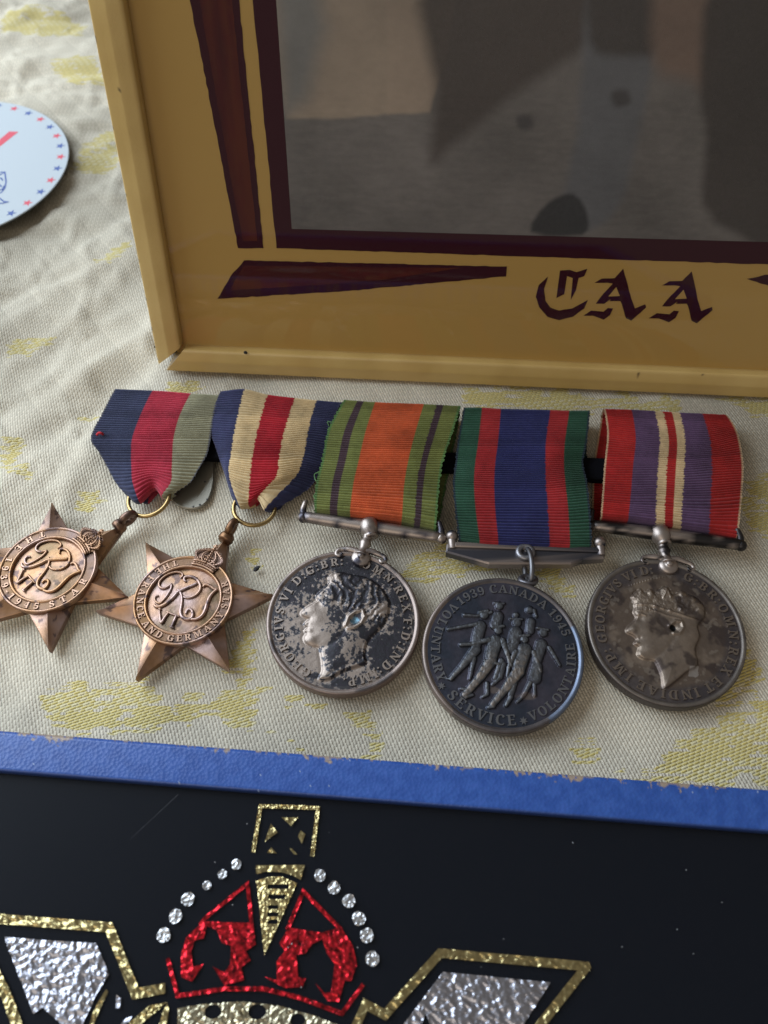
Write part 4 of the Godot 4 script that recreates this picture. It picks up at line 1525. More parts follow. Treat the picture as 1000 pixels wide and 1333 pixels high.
func medal_three() -> void:
	var org := Vector3(-9.5, 0, -79.0)
	var R := 17.95
	var o := thing("round_medal", "blotchy silver portrait medal with bright blue ear on green and orange ribbon", "medal", org, "mounted war medals")
	var head := smooth_poly(P([-4.93,14.25,-4.22,12.26,-4.67,8.82,-5.38,6.76,-7.01,6.43,-8.41,5.59,-8.82,4.46,-8.25,3.49,-8.76,2.77,-8.17,2.05,-8.92,1.28,-8.41,0.51,-7.82,-0.18,-9.35,-0.87,-9.79,-1.66,-8.75,-2.84,-6.82,-4.16,-6.1,-4.82,-6.42,-5.8,-5.67,-6.83,-3.93,-8.64,-3.46,-10.14,-3.6,-10.69,-2.62,-11.61,-1,-11.98,1.46,-11.38,4.32,-10.92,7.59,-9.09,9.61,-6.61,10.61,-4.16,10.4,-1.74,9.61,0.42,8.04,2.56,6.11,4.46,5.16,6.34,4.81,8.82,5.21,10.53,3.13,11.33,-0.26,12.54,-2.85,14.25]))
	var neck_edge := P([-4.56,13.97,-2.86,14.05,-0.27,12.38,3.13,11.17,5.1,10.36,4.8,8.41,5.28,6.34])
	var jaw := P([-7.02,6.34,-5.06,6.96,-2.77,6.34,-0.5,4.46,0.6,2.14])
	var ear := P([0.59,1.71,1.32,-0.44,2.88,-1.74,4.46,-1.96,4.95,-0.44,4.11,1.28,2.56,2.22,1.19,2.35])
	var bl := bump_list([-5.74,-3.94,-5.59,-5.05,-7.42,-1.74,-7.08,5.09,-6.15,-0.01,-3.63,-6.16,2.72,0.21,-7.58,2.99,-3.65,3.41,-0.41,7.58,-8.06,1.28], [1.0, -0.24, 0.9, 0.16, 1.2, 0.10, 1.0, 0.18, 1.6, 0.16, 2.6, 0.16, 0.9, -0.35, 0.5, 0.12, 2.2, 0.1, 2.6, 0.1, 0.35, -0.12])
	var ear_c := P([2.72,0.21])[0]
	# where tarnish has taken hold, and where handling has kept the silver bright
	var blots := bump_list([-0.82,-6.16,6,-6.16,-1.83,-0.44,-1.95,7.58,-7.76,-8.41,10.77,5.09,12.41,-5.71,8.45,9.22,2.64,-13.94,0.06,10.44,-12.37,-4.82,13.92,1.71,2.81,-4.82,-6.17,-0.44,9.21,-1.74,1.51,7.17,-8.66,11.66,-13.02,3.41,6.22,16.02,-5.92,5.09,-2.99,-10.69,3.14,11.66,9.22,3.83,14.62,6.76,4.59,6.76], [2.8, 0.40, 3.2, 0.34, 2.0, 0.42, 2.2, 0.34, 2.8, 0.26, 3.4, 0.42, 3.2, 0.34, 2.6, 0.30, 4.6, 0.36, 1.6, 0.30, 2.4, 0.10, 2.4, 0.25, 2.0, 0.3, 3.5, -0.95, 2.3, -0.42, 1.8, -0.40, 5.0, -0.50, 3.2, -0.16, 4.2, -0.40, 2.8, -0.60, 1.4, -0.4, 1.6, -0.3, 1.6, -0.2, 2.0, -0.2, 1.0, -0.4])
	var height := func(x: float, z: float) -> float:
		var p := Vector2(x, z)
		var grit := 0.018 * fbm(x, z, 0.9, 1.0)
		var d := poly_dist(p, head)
		if d > 0.35:
			return grit - 0.05 * smoothstep(1.2, 0.35, d)
		var t := clampf(-d / 4.2, 0.0, 1.0)
		var h := smoothstep(0.35, -0.12, d) * (0.28 + 0.48 * sqrt(1.0 - (1.0 - t) * (1.0 - t)))
		h += bumps_at(p, bl) * smoothstep(0.0, -0.6, d)
		var de := seg_dist(p, ear)
		h += 0.42 * exp(-de * de / 0.16)
		var dj := seg_dist(p, jaw)
		h -= 0.10 * exp(-dj * dj / 0.5)
		var dn := seg_dist(p, neck_edge)
		h += 0.16 * exp(-dn * dn / 0.18)
		# locks of hair, combed back from the brow
		var hx := poly_dist(p, head)
		var hair := clampf((p.y * -1.0 - 2.2 + p.x * 0.55) / 1.5, 0.0, 1.0)
		if hair > 0.0 and p.distance_to(ear_c) > 2.4:
			var a := atan2(p.y - 4.0, p.x + 2.0)
			h += hair * (0.075 * sin(a * 30.0 + fbm(x, z, 0.13, 6.0) * 9.0 + p.length() * 1.3) + 0.05 * fbm(x, z, 0.35, 7.0))
		return h + grit
	var col := func(x: float, z: float, h: float, rim: bool) -> Color:
		var clean := Color(0.325, 0.265, 0.225)
		var tar := Color(0.046, 0.044, 0.050)
		if rim:
			return Color(0.27, 0.215, 0.185).lerp(tar, smoothstep(0.18, 0.4, fbm(x, z, 0.1, 5.0)) * 0.7) if h > 0.1 else Color(0.24, 0.18, 0.155)
		var p := Vector2(x, z)
		var r := p.length()
		# dirt lies over the crown of the head and the right half; the lower left stays clean
		var bias := bumps_at(p, blots)
		var ed := seg_dist(p, ear)
		var d_in := poly_dist(p, head)
		# the tops of the hair locks are rubbed bright
		if p.y < 1.5 - p.x * 0.55 + 2.0 and d_in < -0.3:
			bias -= 0.36 * smoothstep(0.1, 0.9, sin(atan2(p.y - 4.0, p.x + 2.0) * 30.0 + fbm(x, z, 0.13, 6.0) * 9.0 + p.length() * 1.3)) * clampf((p.y * -1.0 - 2.2 + p.x * 0.55) / 1.5, 0.0, 1.0)
		bias -= 0.6 * exp(-ed * ed / 0.16) + clampf((h - 0.98) * 1.3, -0.12, 0.45)
		bias += 0.16 * smoothstep(13.2, 14.2, r) * smoothstep(16.4, 15.9, r) * (1.0 if x > -3.0 or z < -4.0 else 0.55)
		var mk := bias + fbm(x, z, 0.22, 22.0) * 0.52 + fbm(x, z, 0.75, 23.0) * 0.62 + fbm(x, z, 1.9, 25.0) * 0.36 - 0.02
		var c := clean.lerp(tar, smoothstep(-0.09, 0.10, mk))
		# thin iridescent bloom at the border of the dark patches
		c = c.lerp(Color(0.10, 0.14, 0.19), clampf(1.0 - absf(mk - 0.04) * 14.0, 0.0, 1.0) * 0.35)
		c *= 1.0 + 0.18 * fbm(x, z, 0.5, 24.0)
		if r > 15.8:
			c = c.lerp(Color(0.10, 0.09, 0.09), 0.35)
		var de := p.distance_to(ear_c + Vector2(-0.15, 0.3))
		if de < 1.5:
			c = c.lerp(Color(0.13, 0.235, 0.29), smoothstep(1.3, 0.3, de + 1.1 * fbm(x, z, 0.8, 26.0)) * 0.75)
		return c
	var disc := medal_blank(o, org, 4.3, 3.0, R, col)
	medal_face(disc, R, height, col)
	ring_text(disc, "GEORGIVS VI D:G:BR:", 15.0, -147.6, -2.9, 2.0, 0.13, M.letter_silver)
	ring_text(disc, "OMN:REX F:D:IND:IMP.", 15.0, 20.2, 177.6, 2.0, 0.13, M.letter_silver)
	suspender(o, org, P3([-19.88,5.2,-106.82])[0], P3([13.67,5.2,-100.74])[0], P3([-3.62,5.6,-103.17])[0], P3([-5.6,5.4,-95.38])[0], Color(0.07, 0.065, 0.075))
	var green := Color(0.150, 0.165, 0.048)
	var purple := Color(0.060, 0.035, 0.042)
	var orange := Color(0.46, 0.085, 0.028)
	ribbon(o, org, [0.0, 0.27, 0.71, 1.0], [
		[-10.94,6.2,-144.05,-2.77,6.2,-143.25,10.94,6.2,-142.52,20.69,6,-142.09],
		[-14.59,8,-132.45,-5.13,8.4,-131.56,8.29,8.4,-130.99,18.01,7.6,-131.92],
		[-15.73,8.4,-122.62,-6.73,9,-121.63,6.33,9,-121.63,15.13,8,-122.38],
		[-16.93,8.2,-115.28,-7.96,9,-114.2,5.13,9,-113.68,13.71,8,-113.85],
		[-17.21,7.4,-109.12,-8.61,8,-107.96,4.63,8,-106.46,12.88,7.4,-105.35],
		[-17.17,6,-107.76,-8.64,6.2,-106.37,4.44,6.2,-104.87,12.58,6,-102.77]],
		[[0.115, green], [0.175, purple], [0.275, green], [0.705, orange], [0.815, green], [0.87, purple], [2.0, green]], Color(0.085, 0.17, 0.055), 0.34, 80.0)
	for th in [[-13.82,7.6,-135.39,-15.12,7.4,-135.85,-14.84,6.8,-134.88,-15.3,6.4,-134.33,-14.13,7.8,-131.93], [-16.67,8,-118.6,-17.79,7.4,-118.5,-17.63,7,-117.19,-16.89,7.8,-115.56], [17.84,7,-132.11,16.99,7,-131.25,17.6,6.4,-130.87,16.34,7.4,-129.51], [-17.19,7.6,-112.57,-17.72,7,-111.95,-17.22,7.2,-110.78]]:
		var tm := MB.new()
		tm.tube(curve3(P3(th), 5), PackedFloat32Array([0.16]), 6)
		part("loose_thread", tm.done(org), M.green_thread, o)

func medal_four() -> void:
	var org := Vector3(26.9, 0, -70.6)
	var R := 18.3
	var o := thing("round_medal", "dark blackened silver medal with marching figures on green, red and blue ribbon", "medal", org, "mounted war medals")
	# marching figures: x, z, radius at each end of every limb, and how high it stands
	var limbs := []
	for l in [
		[[-0.73,-5.08,1.05], 0.55], [[-1.9,-5.83,0.44,0.57,-6.1,0.44], 0.62], [[-1.54,-2.46,1.75,-2.82,1.19,1.57], 0.5], [[-2.8,2.04,1.49,-5.44,5.8,1.14], 0.55], [[-5.44,5.8,1.09,-9.09,9.87,0.87], 0.5], [[-8.44,8.66,0.61,-9.91,8.46,0.39], 0.4], [[-8.92,10.28,0.61,-7.34,9.87,0.39], 0.4],
		[[-2.92,-2.89,0.74,-6.62,-1.89,0.57], 0.55], [[-6.62,-1.89,0.52,-9.37,-1.68,0.57], 0.5], [[0.09,-2.67,0.79,1,0.77,0.61], 0.5], [[1,0.77,0.52,1.48,3.09,0.61], 0.5], [[-0.5,2.04,0.79,-2.21,6.21,0.61], 0.3], [[-4.05,7.24,0.57,-4.13,9.47,0.57], 0.3], [[-4.15,9.67,0.52,-5.24,10.28,0.39], 0.3],
		[[5.15,-2.89,0.96], 0.55], [[4.22,-3.76,0.39,6.26,-3.89,0.39], 0.6], [[5,-0.51,1.75,3.32,3.72,1.66], 0.5], [[3.17,4.56,1.57,0.17,8.26,1.09], 0.55], [[0.17,8.26,1.05,-3.03,11.87,0.79], 0.5], [[-2.95,12.35,0.57,-4.05,12.59,0.44], 0.42], [[1.92,7.03,0.96,1,9.87,0.74], 0.32], [[0.97,10.28,0.66,-0.15,12.07,0.52], 0.34],
		[[6.94,0.13,0.66,8.06,4.56,0.48], 0.48], [[2.88,-0.08,0.66,0.95,3.72,0.52], 0.45], [[0.95,3.72,0.48,0.57,5.8,0.44], 0.4],
		[[-3.72,-8.87,1.14], 0.45], [[-4.71,-9.55,0.39,-2.83,-9.87,0.52], 0.5], [[-4.72,-6.19,1.49,-6.02,-1.81,1.4], 0.35], [[-6.1,-0.51,1.31,-9.11,3.09,0.87], 0.4], [[-9.11,3.09,0.83,-12.02,6.21,0.61], 0.36], [[-12.22,6.21,0.44,-13,6.13,0.31], 0.3], [[-5.71,-6.63,0.61,-10.66,-5.66,0.48], 0.4], [[-10.66,-5.66,0.44,-12.18,-5.39,0.52], 0.38], [[-6.64,1.62,0.7,-7.41,4.56,0.52], 0.25], [[-7.44,4.97,0.52,-7.82,6.21,0.39], 0.25],
		[[-0.05,-11.14,1.09], 0.36], [[-1.11,-11.83,0.35,1.11,-11.69,0.35], 0.42], [[-0.45,-8.65,1.4,-1.24,-6.41,1.49], 0.28], [[-2.03,-9.55,0.52,-5.38,-8.65,0.44], 0.3], [[-5.38,-8.65,0.39,-8.33,-8.87,0.48], 0.3],
		[[3.71,-6.99,1.18], 0.42], [[2.36,-7.97,0.35,5.05,-7.79,0.35], 0.48], [[3.67,-8.87,0.79], 0.45], [[3.29,-4.64,1.66,2.07,-0.94,1.57], 0.32], [[-0.17,2.88,0.87,-1,5.8,0.7], 0.25], [[-1,5.8,0.61,-2.9,7.52,0.48], 0.25],
		[[6.88,-10.14,1.05], 0.3], [[7.98,-10.01,0.52,8.32,-8.51,0.39], 0.32], [[7.01,-7.3,1.14,6.58,-5.08,1.14], 0.24],
		[[9.57,-4.51,1.09], 0.4], [[8.35,-5.66,0.39,10.74,-5.21,0.39], 0.46], [[8.87,-1.81,1.49,7.48,1.83,1.31], 0.34], [[7.32,3.3,1.4,6.64,6.01,1.66], 0.34], [[5.56,7.03,0.61,3.91,9.87,0.52], 0.36], [[3.91,9.87,0.48,2.42,11.28,0.44], 0.34], [[6.42,7.44,0.52,6.32,9.87,0.44], 0.28], [[10.58,-0.94,0.61,11.71,1.41,0.52], 0.38], [[11.71,1.41,0.44,12.5,3.09,0.44], 0.36], [[7.55,1.19,0.52,8.18,4.56,0.44], 0.42],
		[[-2.5,-3.11,0.26,-3.79,0.77,0.22], 0.66], [[-0.06,-3.33,0.22,-2.29,-0.51,0.22], 0.64], [[4.6,-1.37,0.22,2.77,3.3,0.22], 0.66], [[-4.28,2.04,0.39,-1.16,2.88,0.39], 0.62]]:
		var a: Array = l[0]
		if a.size() == 3:
			limbs.append([Vector2(a[0], a[1]), Vector2(a[0] + 0.01, a[1]), a[2], a[2], l[1]])
		else:
			limbs.append([Vector2(a[0], a[1]), Vector2(a[3], a[4]), a[2], a[5], l[1]])
	for l in limbs:
		l[2] = clampf(l[2] * 0.95, 0.2, 2.0)
		l[3] = clampf(l[3] * 0.95, 0.18, 2.0)
	var crest := [0.0]
	var height := func(x: float, z: float) -> float:
		crest[0] = 0.0
		var h := 0.02 * fbm(x, z, 0.5, 2.0)
		if x * x + z * z > 210.0:
			return h
		var p := Vector2(x, z)
		var top := 0.0
		for l in limbs:
			var a: Vector2 = l[0]
			var e: Vector2 = l[1] - a
			var w := p - a
			var t := clampf(w.dot(e) / e.length_squared(), 0.0, 1.0)
			var r := lerpf(l[2], l[3], t)
			var d := (w - e * t).length()
			if d < r:
				# cloth folds across each limb
				var fold := 0.03 * sin(t * e.length() * 4.0 + l[4] * 40.0) * clampf(r - 0.4, 0.0, 0.6)
				var dome := 1.0 - d * d / (r * r)
				var stand: float = l[4] * 0.55 + sqrt(dome) * minf(r, 0.55) * 0.62 + fold
				if stand > top:
					top = stand
					crest[0] = dome
		if top > 0.0:
			top += 0.10 * fbm(x, z, 0.55, 3.0) + 0.05 * fbm(x, z, 1.5, 4.0)
		return h + top
	var col := func(x: float, z: float, h: float, rim: bool) -> Color:
		var base := Color(0.044, 0.050, 0.068)
		if rim:
			var edge := Color(0.125, 0.110, 0.110) if h > 0.1 else Color(0.15, 0.125, 0.115)
			if x > 9.0 and z > -6.0:
				edge = edge.lerp(Color(0.16, 0.20, 0.28), 0.8)
			if x < -12.0:  # highlight painted into the left rim colour
				edge = edge.lerp(Color(0.26, 0.205, 0.175), 0.7)
			return edge * (1.0 + 0.3 * fbm(x, z, 0.3, 33.0))
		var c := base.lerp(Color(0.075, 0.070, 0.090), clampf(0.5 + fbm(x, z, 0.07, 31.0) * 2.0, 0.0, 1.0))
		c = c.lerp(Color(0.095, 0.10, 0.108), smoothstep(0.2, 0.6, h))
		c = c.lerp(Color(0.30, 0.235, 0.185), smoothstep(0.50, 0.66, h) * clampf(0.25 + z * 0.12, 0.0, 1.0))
		# darker at the limb edges, paler along their crests
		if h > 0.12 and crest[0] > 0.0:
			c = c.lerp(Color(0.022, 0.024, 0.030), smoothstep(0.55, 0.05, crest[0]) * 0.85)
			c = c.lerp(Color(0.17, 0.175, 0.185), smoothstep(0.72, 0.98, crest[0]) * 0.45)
		# two rubbed places below the feet
		for s in [[-2.5, 8.6, 1.3], [4.2, 10.0, 2.3]]:
			var d := Vector2((x - s[0]) / s[2], (z - s[1]) / 0.9).length()
			c = c.lerp(Color(0.15, 0.125, 0.12), smoothstep(1.1, 0.6, d + fbm(x, z, 0.5, 34.0) * 0.6))
		return c * (1.0 + 0.22 * fbm(x, z, 0.6, 32.0))
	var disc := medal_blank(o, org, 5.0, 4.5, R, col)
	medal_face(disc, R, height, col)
	ring_text(disc, "1939 CANADA 1945", 15.4, -35.9, 72.7, 2.05, 0.06, M.letter_steel)
	ring_text(disc, "VOLUNTARY", 15.3, -45.3, -111.9 , 2.05, 0.06, M.letter_steel, true)
	ring_text(disc, "SERVICE", 15.4, -130.2 + 360.0, 177.3, 2.3, 0.06, M.letter_steel, true)
	ring_text(disc, "VOLONTAIRE", 15.4, 159.0, 85.9, 2.05, 0.06, M.letter_steel, true)
	for p in P([-14.17,7.77,3.37,15.49]):
		var leaf := MB.new()
		var out := PackedVector2Array()
		for j in 14:
			var a := TAU * j / 14.0
			out.append(p + Vector2(sin(a), -cos(a)) * (0.95 if j % 2 == 0 else 0.42))
		leaf.prism(out, 0.0, 0.22)
		part("maple_leaf", leaf.done(), M.letter_steel, disc)
	# stepped suspension plate
	var mb := MB.new()
	var plate := P([15.38,-99.03,54,-97.06,53.48,-94.66,48.23,-94.38,45.28,-93.19,25.34,-93.19,23.78,-93.74,21.82,-94.38,15.11,-96.51])
	mb.prism(plate, 3.2, 5.6, 0.35)
	var step2 := P([20.96,-96.48,48.47,-95.18,45.29,-93.62,24.81,-93.89,23.89,-94.44,21.9,-94.63])
	mb.prism(step2, 2.6, 4.6, 0.3)
	var front := P([17.29,-99.15,53.36,-97.46,52.36,-96.16,17.21,-97.65])
	mb.prism(front, 5.0, 6.3, 0.3)
	for p in P3([16.75,5.8,-100.81,52.86,5.8,-98.91]):
		mb.ball(p, 1.55, 1.0, 10)
		mb.tube(P3([p.x, p.y, p.z, p.x, p.y - 0.5, p.z + 3.2]), PackedFloat32Array([1.2, 1.0]), 10)
	for k in mb.v.size():
		var q := mb.v[k]
		mb.c[k] = Color(0.33, 0.275, 0.25).lerp(Color(0.085, 0.085, 0.10), smoothstep(-0.08, 0.18, fbm(q.x, q.z, 0.22, 71.0)))
	part("suspension_plate", mb.done(org), M.suspender, o)
	var steel := Color(0.17, 0.165, 0.175)
	mb = MB.new()
	var hub: Vector3 = P3([34.34,6,-96.18])[0]
	var low: Vector3 = P3([34.51,4.6,-89.22])[0]
	var loop := PackedVector3Array()
	for q in 20:
		var a := TAU * q / 20.0
		loop.append(hub + Vector3(cos(a) * 1.7, 0.0, sin(a) * 1.7))
	mb.tube(loop, PackedFloat32Array([0.75]), 10, true, 1.0, steel * 1.5)
	part("hub", mb.done(org), M.suspender, o)
	mb = MB.new()
	loop = PackedVector3Array()
	for q in 28:
		var a := TAU * q / 28.0
		var m := (hub + low) / 2.0 + Vector3(0.3, 0.3, 0)
		loop.append(m + Vector3(sin(a) * 0.5, sin(a) * 2.2, cos(a) * 4.4))
	mb.tube(loop, PackedFloat32Array([0.62]), 10, true, 1.0, steel)
	part("link", mb.done(org), M.suspender, o)
	mb = MB.new()
	loop = PackedVector3Array()
	for q in 22:
		var a := TAU * q / 22.0
		loop.append(low + Vector3(cos(a) * 1.75, sin(a) * 0.9, sin(a) * 1.4))
	mb.tube(loop, PackedFloat32Array([0.8]), 10, true, 1.0, steel * 0.9)
	mb.tube(P3([low.x, low.y - 0.4, low.z + 1.6, low.x - 0.1, low.y - 1.0, low.z + 4.2]), PackedFloat32Array([1.3, 1.6]), 10, false, 0.8, steel)
	part("loop", mb.done(org), M.suspender, o)
	var green := Color(0.025, 0.075, 0.045)
	var red := Color(0.30, 0.022, 0.024)
	var blue := Color(0.024, 0.026, 0.095)
	ribbon(o, org, [0.0, 0.14, 0.29, 0.68, 0.84, 1.0], [
		[21.93,6.2,-141.15,26.65,6.2,-141.15,31.85,6.2,-140.73,45.22,6.2,-140.36,50.5,6.2,-140.12,56.11,6,-140.29],
		[19.68,6.6,-129.41,24.77,7,-129.1,30.02,7.2,-128.95,42.57,7.4,-128.79,47.7,7.4,-128.79,53.63,6.6,-129.41],
		[18.72,7,-122.43,23.48,7.4,-121.86,28.74,7.4,-121.86,41.68,7.4,-121.59,46.73,7,-122.15,51.98,5.8,-123.32],
		[17.64,8.4,-115,22.58,8.8,-114.46,27.8,8.4,-114.48,40.89,8.4,-114.48,45.92,8.4,-115,51.62,7.4,-116.23],
		[17.79,8,-107.07,22.57,8.4,-106.81,27.47,8.4,-106.81,40.5,8.4,-106.81,45.61,8.4,-106.81,51.04,8,-107.57],
		[18.39,6.4,-99.95,23.18,6.8,-98.98,27.77,6.8,-98.6,40.15,6.8,-98.03,45.18,6.8,-97.79,50.45,6.4,-98.02]],
		[[0.142, green], [0.292, red], [0.682, blue], [0.842, red], [2.0, green]], Color(0.020, 0.030, 0.045), 0.22, 100.0)

func medal_five() -> void:
	var org := Vector3(65.1, 0, -76.2)
	var R := 18.15
	var o := thing("round_medal", "brown tarnished crowned-head medal on red and purple ribbon with cream edged red centre", "medal", org, "mounted war medals")
	var head := smooth_poly(P([-2.87,13.69,-2.94,10.91,-3.61,7.94,-4.39,7.19,-6.34,6.97,-7.58,5.95,-6.9,4.2,-7.89,3.39,-7.12,2.39,-7.8,1.38,-9.18,0.56,-8.83,-0.51,-6.93,-2.14,-6.43,-3.31,-6.88,-4.4,-6.1,-5.92,-6.3,-7.27,-6.38,-8.57,-4.38,-10.04,-3.68,-9.06,-2.19,-10.04,-1.12,-8.72,0.48,-10.28,2.06,-10.53,2.96,-8.43,4.93,-9.55,6.51,-8.72,8.5,-7.85,9.71,-5.44,9.19,-3.07,7.23,-0.97,7.24,1.57,5.58,4.74,5.44,8.29,2.59,10.04,-0.32,12.2]))
	var band1 := P([-6.23,-6.16,-2.73,-5.92,1.3,-4.4,5.28,-2.84,8.88,-1.67])
	var band2 := P([-6.22,-4.49,-2.95,-4.73,0.23,-3.31,3.47,-2.37])
	var arch := P([-6.58,-11.27,-4.25,-12.01,-1.45,-12.86,2.2,-13.51])
	var ear := P([0.58,-0.74,2.09,-1.9,3.54,-1.67,3.68,-0.27,2.55,1.11,1.28,1.11])
	var neck_edge := P([-2.81,13.4,-0.24,11.77,2.66,9.69,5.18,8.51])
	var bl := bump_list([-5.71,-2.51,-6.16,-3.64,-7.63,-0.04,-7.1,6.53,-4.7,0.19,-4.69,4.74,1.53,-0.18,3.69,4.74,-4.12,-10.28,-2.15,-9.06,1.56,-9.06,4.69,-8.33,7.1,-7.36,8.31,-4.97,1.32,-4.49,-1.95,-5.44,3.98,-4.87,-7.38,3.39,-6.51,2.02], [0.8, -0.24, 0.8, 0.2, 0.9, 0.2, 0.9, 0.2, 1.5, 0.2, 1.8, 0.12, 0.8, -0.5, 2.6, 0.12, 0.7, 0.22, 0.8, 0.2, 0.9, 0.26, 0.9, 0.22, 0.8, 0.2, 0.8, 0.22, 0.45, 0.22, 0.45, 0.2, 0.45, 0.22, 0.45, 0.14, 0.35, -0.12])
	var hairline := P([-1.62,-2.6,-0.7,-0.74,0.13,1.57,1.77,1.8,4.45,1.11,6.54,-0.74])
	var brow := P([-6.39,-3.55,-5.49,-3.78,-4.5,-3.31])
	var jawline := P([-5.11,7.06,-3.35,6.53,-0.41,4.29,1.31,2.02])
	var mono := P([0.45,-7.85,1.8,-10.28,2.19,-7.85])
	var hole_at := P([1.32,-0.18])[0]
	var height := func(x: float, z: float) -> float:
		var p := Vector2(x, z)
		var h := 0.025 * fbm(x, z, 0.6, 41.0)
		var da := seg_dist(p, arch)
		h += 0.16 * exp(-da * da / 0.05) * (0.6 + 0.4 * sin(x * 9.0))
		var d := poly_dist(p, head)
		if d > 0.5:
			return h
		var t := clampf(-d / 4.4, 0.0, 1.0)
		h += smoothstep(0.4, -0.12, d) * (0.34 + 0.62 * sqrt(1.0 - (1.0 - t) * (1.0 - t)))
		h += bumps_at(p, bl) * smoothstep(0.1, -0.5, d)
		for ln in [[band1, 0.24, 0.08], [band2, 0.18, 0.06], [ear, 0.36, 0.14], [neck_edge, 0.10, 0.25], [mono, 0.25, 0.05], [hairline, -0.06, 0.30], [brow, 0.16, 0.06], [jawline, -0.10, 0.3]]:
			var dl := seg_dist(p, ln[0])
			h += ln[1] * exp(-dl * dl / ln[2])
		var crown := clampf((-z - 3.4) / 1.0, 0.0, 1.0)
		h += crown * (0.26 * fbm(x, z, 0.38, 42.0) + 0.12 * fbm(x, z, 0.9, 40.0))
		return h
	var col := func(x: float, z: float, h: float, rim: bool) -> Color:
		if rim:
			return Color(0.19, 0.165, 0.145) * (1.0 + 0.5 * fbm(x, z, 0.2, 44.0)) if h > 0.1 else Color(0.10, 0.085, 0.08)
		var c := Color(0.175, 0.135, 0.108)
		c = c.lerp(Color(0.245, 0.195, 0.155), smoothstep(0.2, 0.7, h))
		c = c.lerp(Color(0.29, 0.23, 0.18), smoothstep(0.02, 0.35, fbm(x + 3.0, z, 0.11, 45.0)) * 0.85)
		c = c.lerp(Color(0.075, 0.058, 0.055), smoothstep(0.03, 0.3, -fbm(x, z, 0.12, 46.0)) * 0.8)
		if h < 0.25:
			c = c.lerp(Color(0.34, 0.29, 0.24), smoothstep(0.26, 0.40, fbm(x, z, 0.30, 47.0)) * 0.5)
		var r := Vector2(x, z).length()
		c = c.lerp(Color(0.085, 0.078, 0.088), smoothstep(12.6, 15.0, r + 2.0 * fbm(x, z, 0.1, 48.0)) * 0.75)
		if Vector2(x, z).distance_to(hole_at) < 0.75:
			c = Color(0.012, 0.012, 0.012)
		var wx := Vector2((x - 4.4), (z - 9.9))
		if absf(wx.x + 0.2 * wx.y) < 1.1 + 0.3 * fbm(x, z, 0.5, 49.0) and absf(wx.y) < 1.2 + 0.4 * fbm(z, x, 0.5, 50.0):
			c = c.lerp(Color(0.40, 0.36, 0.33), 0.8)
		return c * (1.0 + 0.14 * fbm(x, z, 0.7, 51.0))
	var disc := medal_blank(o, org, 4.6, 3.6, R, col)
	medal_face(disc, R, height, col)
	ring_text(disc, "GEORGIVS VI D:", 15.2, -97.9, -3.6, 2.1, 0.12, M.letter_brown)
	ring_text(disc, "G:BR:OMN:REX ET INDIAE IMP:", 15.2, 29.5, -109.0 + 360.0, 2.1, 0.12, M.letter_brown)
	suspender(o, org, P3([52.15,5.2,-104.32])[0], P3([87.21,5.2,-98.76])[0], P3([68.3,5.6,-101.16])[0], P3([68.43,5.6,-93.13])[0], Color(0.045, 0.04, 0.042))
	var red := Color(0.33, 0.018, 0.016)
	var purple := Color(0.095, 0.052, 0.105)
	var cream := Color(0.52, 0.38, 0.215)
	ribbon(o, org, [0.0, 0.22, 0.40, 0.60, 0.78, 1.0], [
		[60.24,6.2,-140.9,67.75,6.2,-140.57,73.97,6.2,-140.11,80.66,6.2,-139.59,86.63,6.2,-139.26,93.56,5.8,-139.27],
		[59.35,7.6,-131.42,66.52,8,-129.86,72.73,8,-129.24,79.35,8,-129.24,85.77,8,-129.24,94.6,6.4,-132.69],
		[56.72,8.4,-120.5,63.88,9,-120.06,70.22,9,-120.06,76.86,9,-119.48,84.04,8.6,-120.36,93.35,6.8,-122.28],
		[54.94,8.4,-111.88,61.71,9,-110.92,68.16,9,-110.92,74.5,9,-110.36,81.61,8.6,-110.63,90.59,7,-112.56],
		[54.13,7.6,-107.42,60.66,8.2,-106.21,67.13,8.2,-105.4,73.25,8.2,-104.59,79.98,8,-103.91,88.01,6.8,-104.4],
		[54.03,6,-105.83,60.75,6.2,-105.05,67.35,6.2,-103.97,73.4,6.2,-102.89,80,6.2,-101.82,87.13,5.8,-100.57]],
		[[0.22, red], [0.40, purple], [0.467, cream], [0.535, red], [0.60, cream], [0.785, purple], [2.0, red]], Color(0.50, 0.36, 0.22), 0.10, 120.0, -1.4)

# ---------- the bar behind the ribbons ----------
func brooch() -> void:
	var org := Vector3(0, 0, -118)
	var o := thing("brooch_bar", "dark mounting bar behind the ribbons with a worn steel tab showing between the two stars", "brooch", org)
	var mb := MB.new()
	var bar := P([-68.39,-134.61,12.44,-128.82,94.44,-124.96,92.02,-119.2,56.7,-119.7,12.26,-123.19,-41.19,-126.24,-68.51,-129.34])
	mb.prism(bar, 1.5, 3.6, 0.3)
	part("cloth_bar", mb.done(org), M.backing_cloth, o)
	mb = MB.new()
	var tab := P([-56.29,-126.83,-54.38,-130.99,-46.79,-130.47,-45.58,-124.79,-45.19,-119.76,-45.71,-115.35,-47.11,-113.04,-48.98,-112.08,-51.79,-112.23,-54.17,-113.52,-55.5,-115.83])
	mb.prism(smooth_poly(tab), 0.4, 1.2, 0.25)
	part("steel_tab", mb.done(org), M.tab_steel, o)
	mb = MB.new()
	for p in P3([-47.42,1.25,-120.47,-47.81,1.2,-113.18,-46.14,1.2,-114.87,-49.44,1.2,-112.56]):
		mb.ball(p, 0.3, 0.3, 6)
	part("rust_spots", mb.done(org), M.crumb_dark, o)

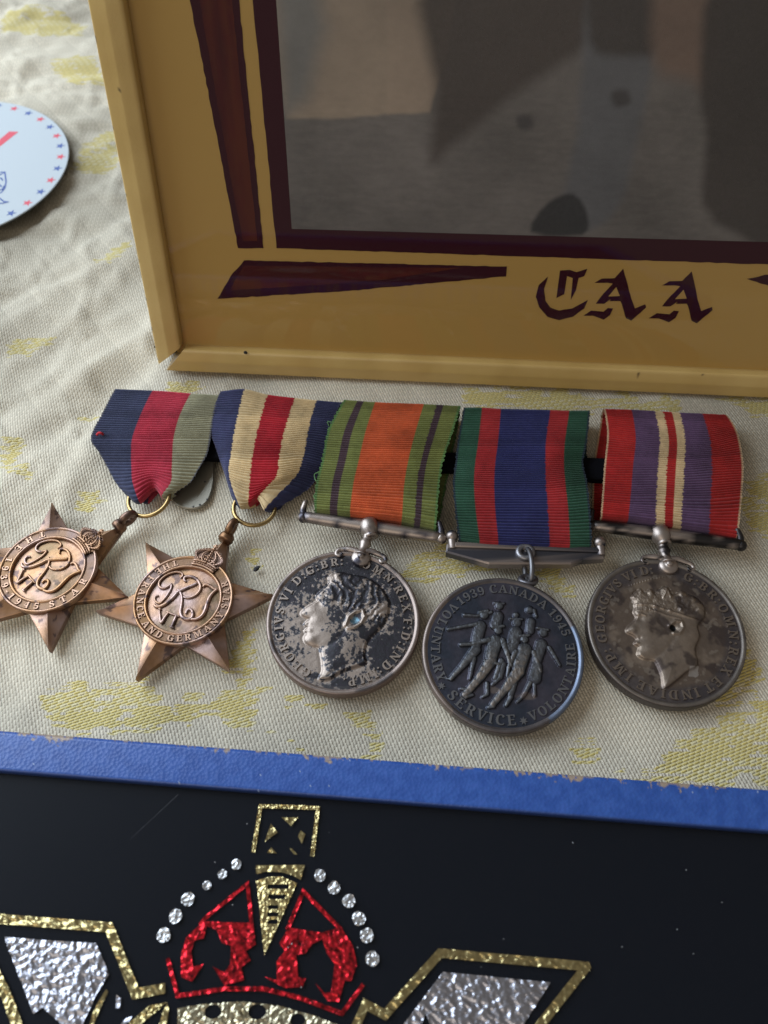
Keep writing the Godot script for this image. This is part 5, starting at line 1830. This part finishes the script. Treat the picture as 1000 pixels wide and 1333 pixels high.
func crumb() -> void:
	var p: Vector3 = P3([-31.75,0.8,-94.52])[0]
	var o := thing("crumb", "tiny black crumb on the cloth between second star and green ribbon", "crumb", Vector3(p.x, 0, p.z))
	var mb := MB.new()
	mb.ball(Vector3(0, 0.45, 0), 0.62, 0.8, 7)
	for k in mb.v.size():
		mb.v[k] += Vector3(1, 0.6, -0.7) * 0.9 * fbm(mb.v[k].x, mb.v[k].z + mb.v[k].y, 0.9, 61.0)
	part("grain", mb.done(), M.crumb_dark, o)
